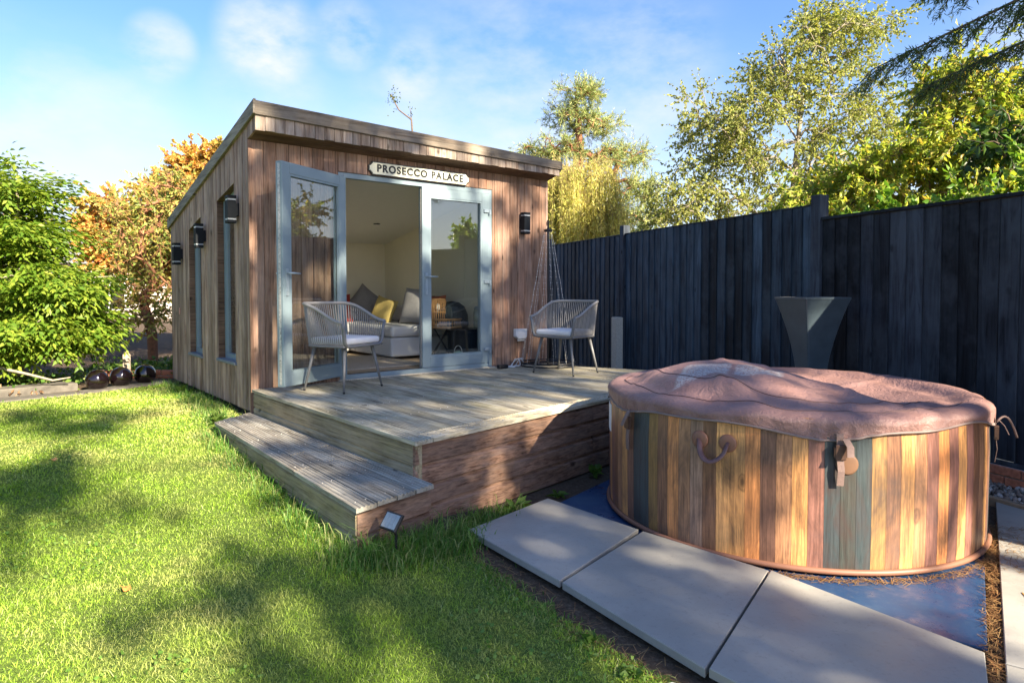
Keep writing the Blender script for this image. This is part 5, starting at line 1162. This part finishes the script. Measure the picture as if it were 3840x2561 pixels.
# 10 yellow cherry, 11 big leaved green shrub
ch = leafmat('cherry_leaves', [(0.196, 0.295, 0.043), (0.307, 0.388, 0.058), (0.417, 0.466, 0.078), (0.491, 0.514, 0.098), (0.246, 0.342, 0.058), (0.540, 0.388, 0.117), (0.147, 0.265, 0.039)], .5, .4)
cT = np.concatenate([blob(90, (6.3, 8.6, 3.45), (1.5, .9, .85), .25), blob(50, (5.0, 8.8, 2.75), (1.1, .9, .6), .25), blob(40, (6.9, 8.4, 2.6), (1.0, .9, .8), .2), blob(24, (4.2, 8.9, 2.15), (.8, .8, .4), .2)])
tree('cherry_tree', 'yellow green tree with drooping pointed leaves above the nearest fence panel', [(6.1, 8.7, -.1), (6.1, 8.7, .9), (6.0, 8.7, 1.7), (6.05, 8.7, 2.3)], cT, M['bark'], ch, .088, .42, 11, .46, 28, .5, rt=.007, pw=.42)
bg_ = leafmat('broad_green_leaves', [(0.088, 0.200, 0.026), (0.136, 0.264, 0.035), (0.208, 0.320, 0.048), (0.272, 0.352, 0.056)], .45, .35)
lT = np.concatenate([blob(40, (4.55, 6.9, 2.05), (.8, .4, .28), .2), blob(30, (5.2, 6.2, 2.25), (.6, .4, .32), .2), blob(26, (4.0, 7.4, 1.95), (.6, .4, .25), .2)])
tree('broad_leaved_shrub', 'green shrub with broad rounded leaves spilling over the top of the fence', [(4.9, 7.0, -.1), (4.9, 7.0, .8), (4.85, 6.95, 1.5)], lT, M['palebark'], bg_, .085, .62, 7, .3, 18, .3, rt=.007, cat='shrub', crown='foliage')
dT = blob(22, (5.15, 7.0, 2.95), (.45, .35, .25), .2)
tree('dark_leaved_sapling', 'dark green glossy leaved branch in front of the yellow tree', [(5.6, 7.0, -.1), (5.6, 7.0, 1.2), (5.5, 7.0, 2.2)], dT, M['bark'], leafmat('dark_glossy_leaves', [(.025, .06, .012), (.04, .085, .016), (.06, .11, .02)], .35, .35), .12, .5, 4, .26, 7, .5, rt=.007)
# 12 conifer reaching in from the right
cn = leafmat('conifer_needles', [(0.030, 0.068, 0.024), (0.047, 0.095, 0.030), (0.074, 0.128, 0.038), (0.121, 0.162, 0.047)], .2)
co = empty('conifer_tree', (6.6, 3.0, -.1), 0, 'dark conifer leaning its drooping boughs in at the top right', 'tree'); off = np.array((6.6, 3.0, -.1)); sg = []; P = []; D = []
tr_ = [(6.6, 3.0, -.1), (6.58, 3, 2.5), (6.55, 3, 5), (6.5, 3, 8), (6.45, 3, 10)]
for a, b, r0, r1 in zip(tr_[:-1], tr_[1:], (.2, .17, .13, .08), (.17, .13, .08, .02)): sg.append((*a, *b, r0, r1))
BO = [((6.55, 3, 4.7), (4.9, 5.0, 4.05), (3.1, 5.8, 3.25)), ((6.55, 3, 5.2), (5.0, 4.8, 4.35), (3.5, 5.4, 3.85)), ((6.55, 3, 4.4), (5.0, 5.2, 3.75), (3.75, 6.1, 3.2)), ((6.55, 3, 4.5), (5.2, 5.0, 3.9), (4.3, 5.5, 3.25)), ((6.55, 3, 5.4), (5.2, 5.4, 4.6), (3.9, 6.1, 4.1)), ((6.55, 3, 4.9), (5.2, 4.6, 4.2), (4.0, 5.2, 3.6))]
for k in range(12):
    a = rng.uniform(-1.2, 1.2); z = rng.uniform(5.5, 10); l_ = 3.3 * (1 - z / 12.5); BO.append(((6.5, 3, z), (6.5 + l_ * .4 * math.cos(a), 3 + l_ * .4 * math.sin(a), z + .1), (6.5 + l_ * .7 * math.cos(a), 3 + l_ * .7 * math.sin(a), z - .5)))
for bi_, (a, m_, e) in enumerate(BO):
    a, m_, e = map(np.array, (a, m_, e)); bz = lambda t: a * (1 - t) ** 2 + 2 * m_ * t * (1 - t) + e * t * t; n_ = 12
    for i in range(n_): sg.append((*bz(i / n_), *bz((i + 1) / n_), .034 * (1 - i / n_) + .005, .034 * (1 - (i + 1) / n_) + .005))
    for t in np.linspace(.22, 1, 54 if bi_ < 6 else 18):
        p = bz(t); d0 = bz(min(1, t + .02)) - bz(t - .02); d0 /= np.linalg.norm(d0); sd = np.cross(d0, (0, 0, 1.))
        for s in (-1, 1):
            ln = rng.uniform(.25, .62) * (1.15 - .55 * t); q = p + (sd * s * rng.uniform(.15, .8) + d0 * rng.uniform(.3, .8)) * ln + np.array([0, 0, -rng.uniform(.1, .55) * ln * 1.3]); sg.append((*p, *q, .004, .0015)); k_ = 58 if bi_ < 6 else 20
            tt = rng.uniform(.05, 1.05, k_)[:, None]; P.append(p + (q - p) * tt + rng.normal(0, .012, (k_, 3))); dd = (q - p)[None] / ln + rng.normal(0, .8, (k_, 3)); D.append(dd)
A = np.array(sg); A[:, :3] -= off; A[:, 3:6] -= off; tubes(A, M['bark'], 'trunk', co, 5); P = np.concatenate(P); D = np.concatenate(D); leaves(P - off, D, rng.uniform(.035, .07, len(P)), .16, cn, 'crown', co, .02)
# 13 garden trees to the right of the camera; their crowns shade the deck, tub and front wall
sh = leafmat('garden_tree_leaves', [(.08, .13, .025), (.13, .18, .035), (.19, .23, .045), (.26, .26, .05)], .45)
gT = np.concatenate([blob(320, (12.65, -7.4, 12.5), (2.6, 2.5, 3.9), .3), blob(34, (12.0, -8.2, 9.1), (1.4, 1.4, .8), .3), blob(40, (11.15, -8.8, 9.9), (.8, .75, 1.0), .3), blob(13, (11.35, -8.65, 8.7), (.75, .75, .4), .3), blob(7, (9.9, -9.9, 11.2), (.55, .5, .22), .3), blob(4, (10.26, -9.6, 9.8), (.5, .45, .2), .3), blob(5, (10.3, -9.7, 12.6), (.4, .4, .25), .3)])
gN = gT @ np.array([.743, .669, 0]); gT = gT[~((gN > np.where(gT[:, 2] < 10.1, 2.85, 3.4)) & (gN < 5.5) & (gT[:, 2] < 10.9) & (rng.random(len(gT)) < .88))]
tree('garden_tree', 'very tall leafy tree standing far to the right behind the viewer', [(12.6, -7.45, -.2), (12.6, -7.45, 3), (12.55, -7.45, 6), (12.5, -7.45, 9), (12.6, -7.45, 12)],
     gT, M['bark'], sh, .16, .6, 6, .5, 12, .2, rt=.010, pw=.44)
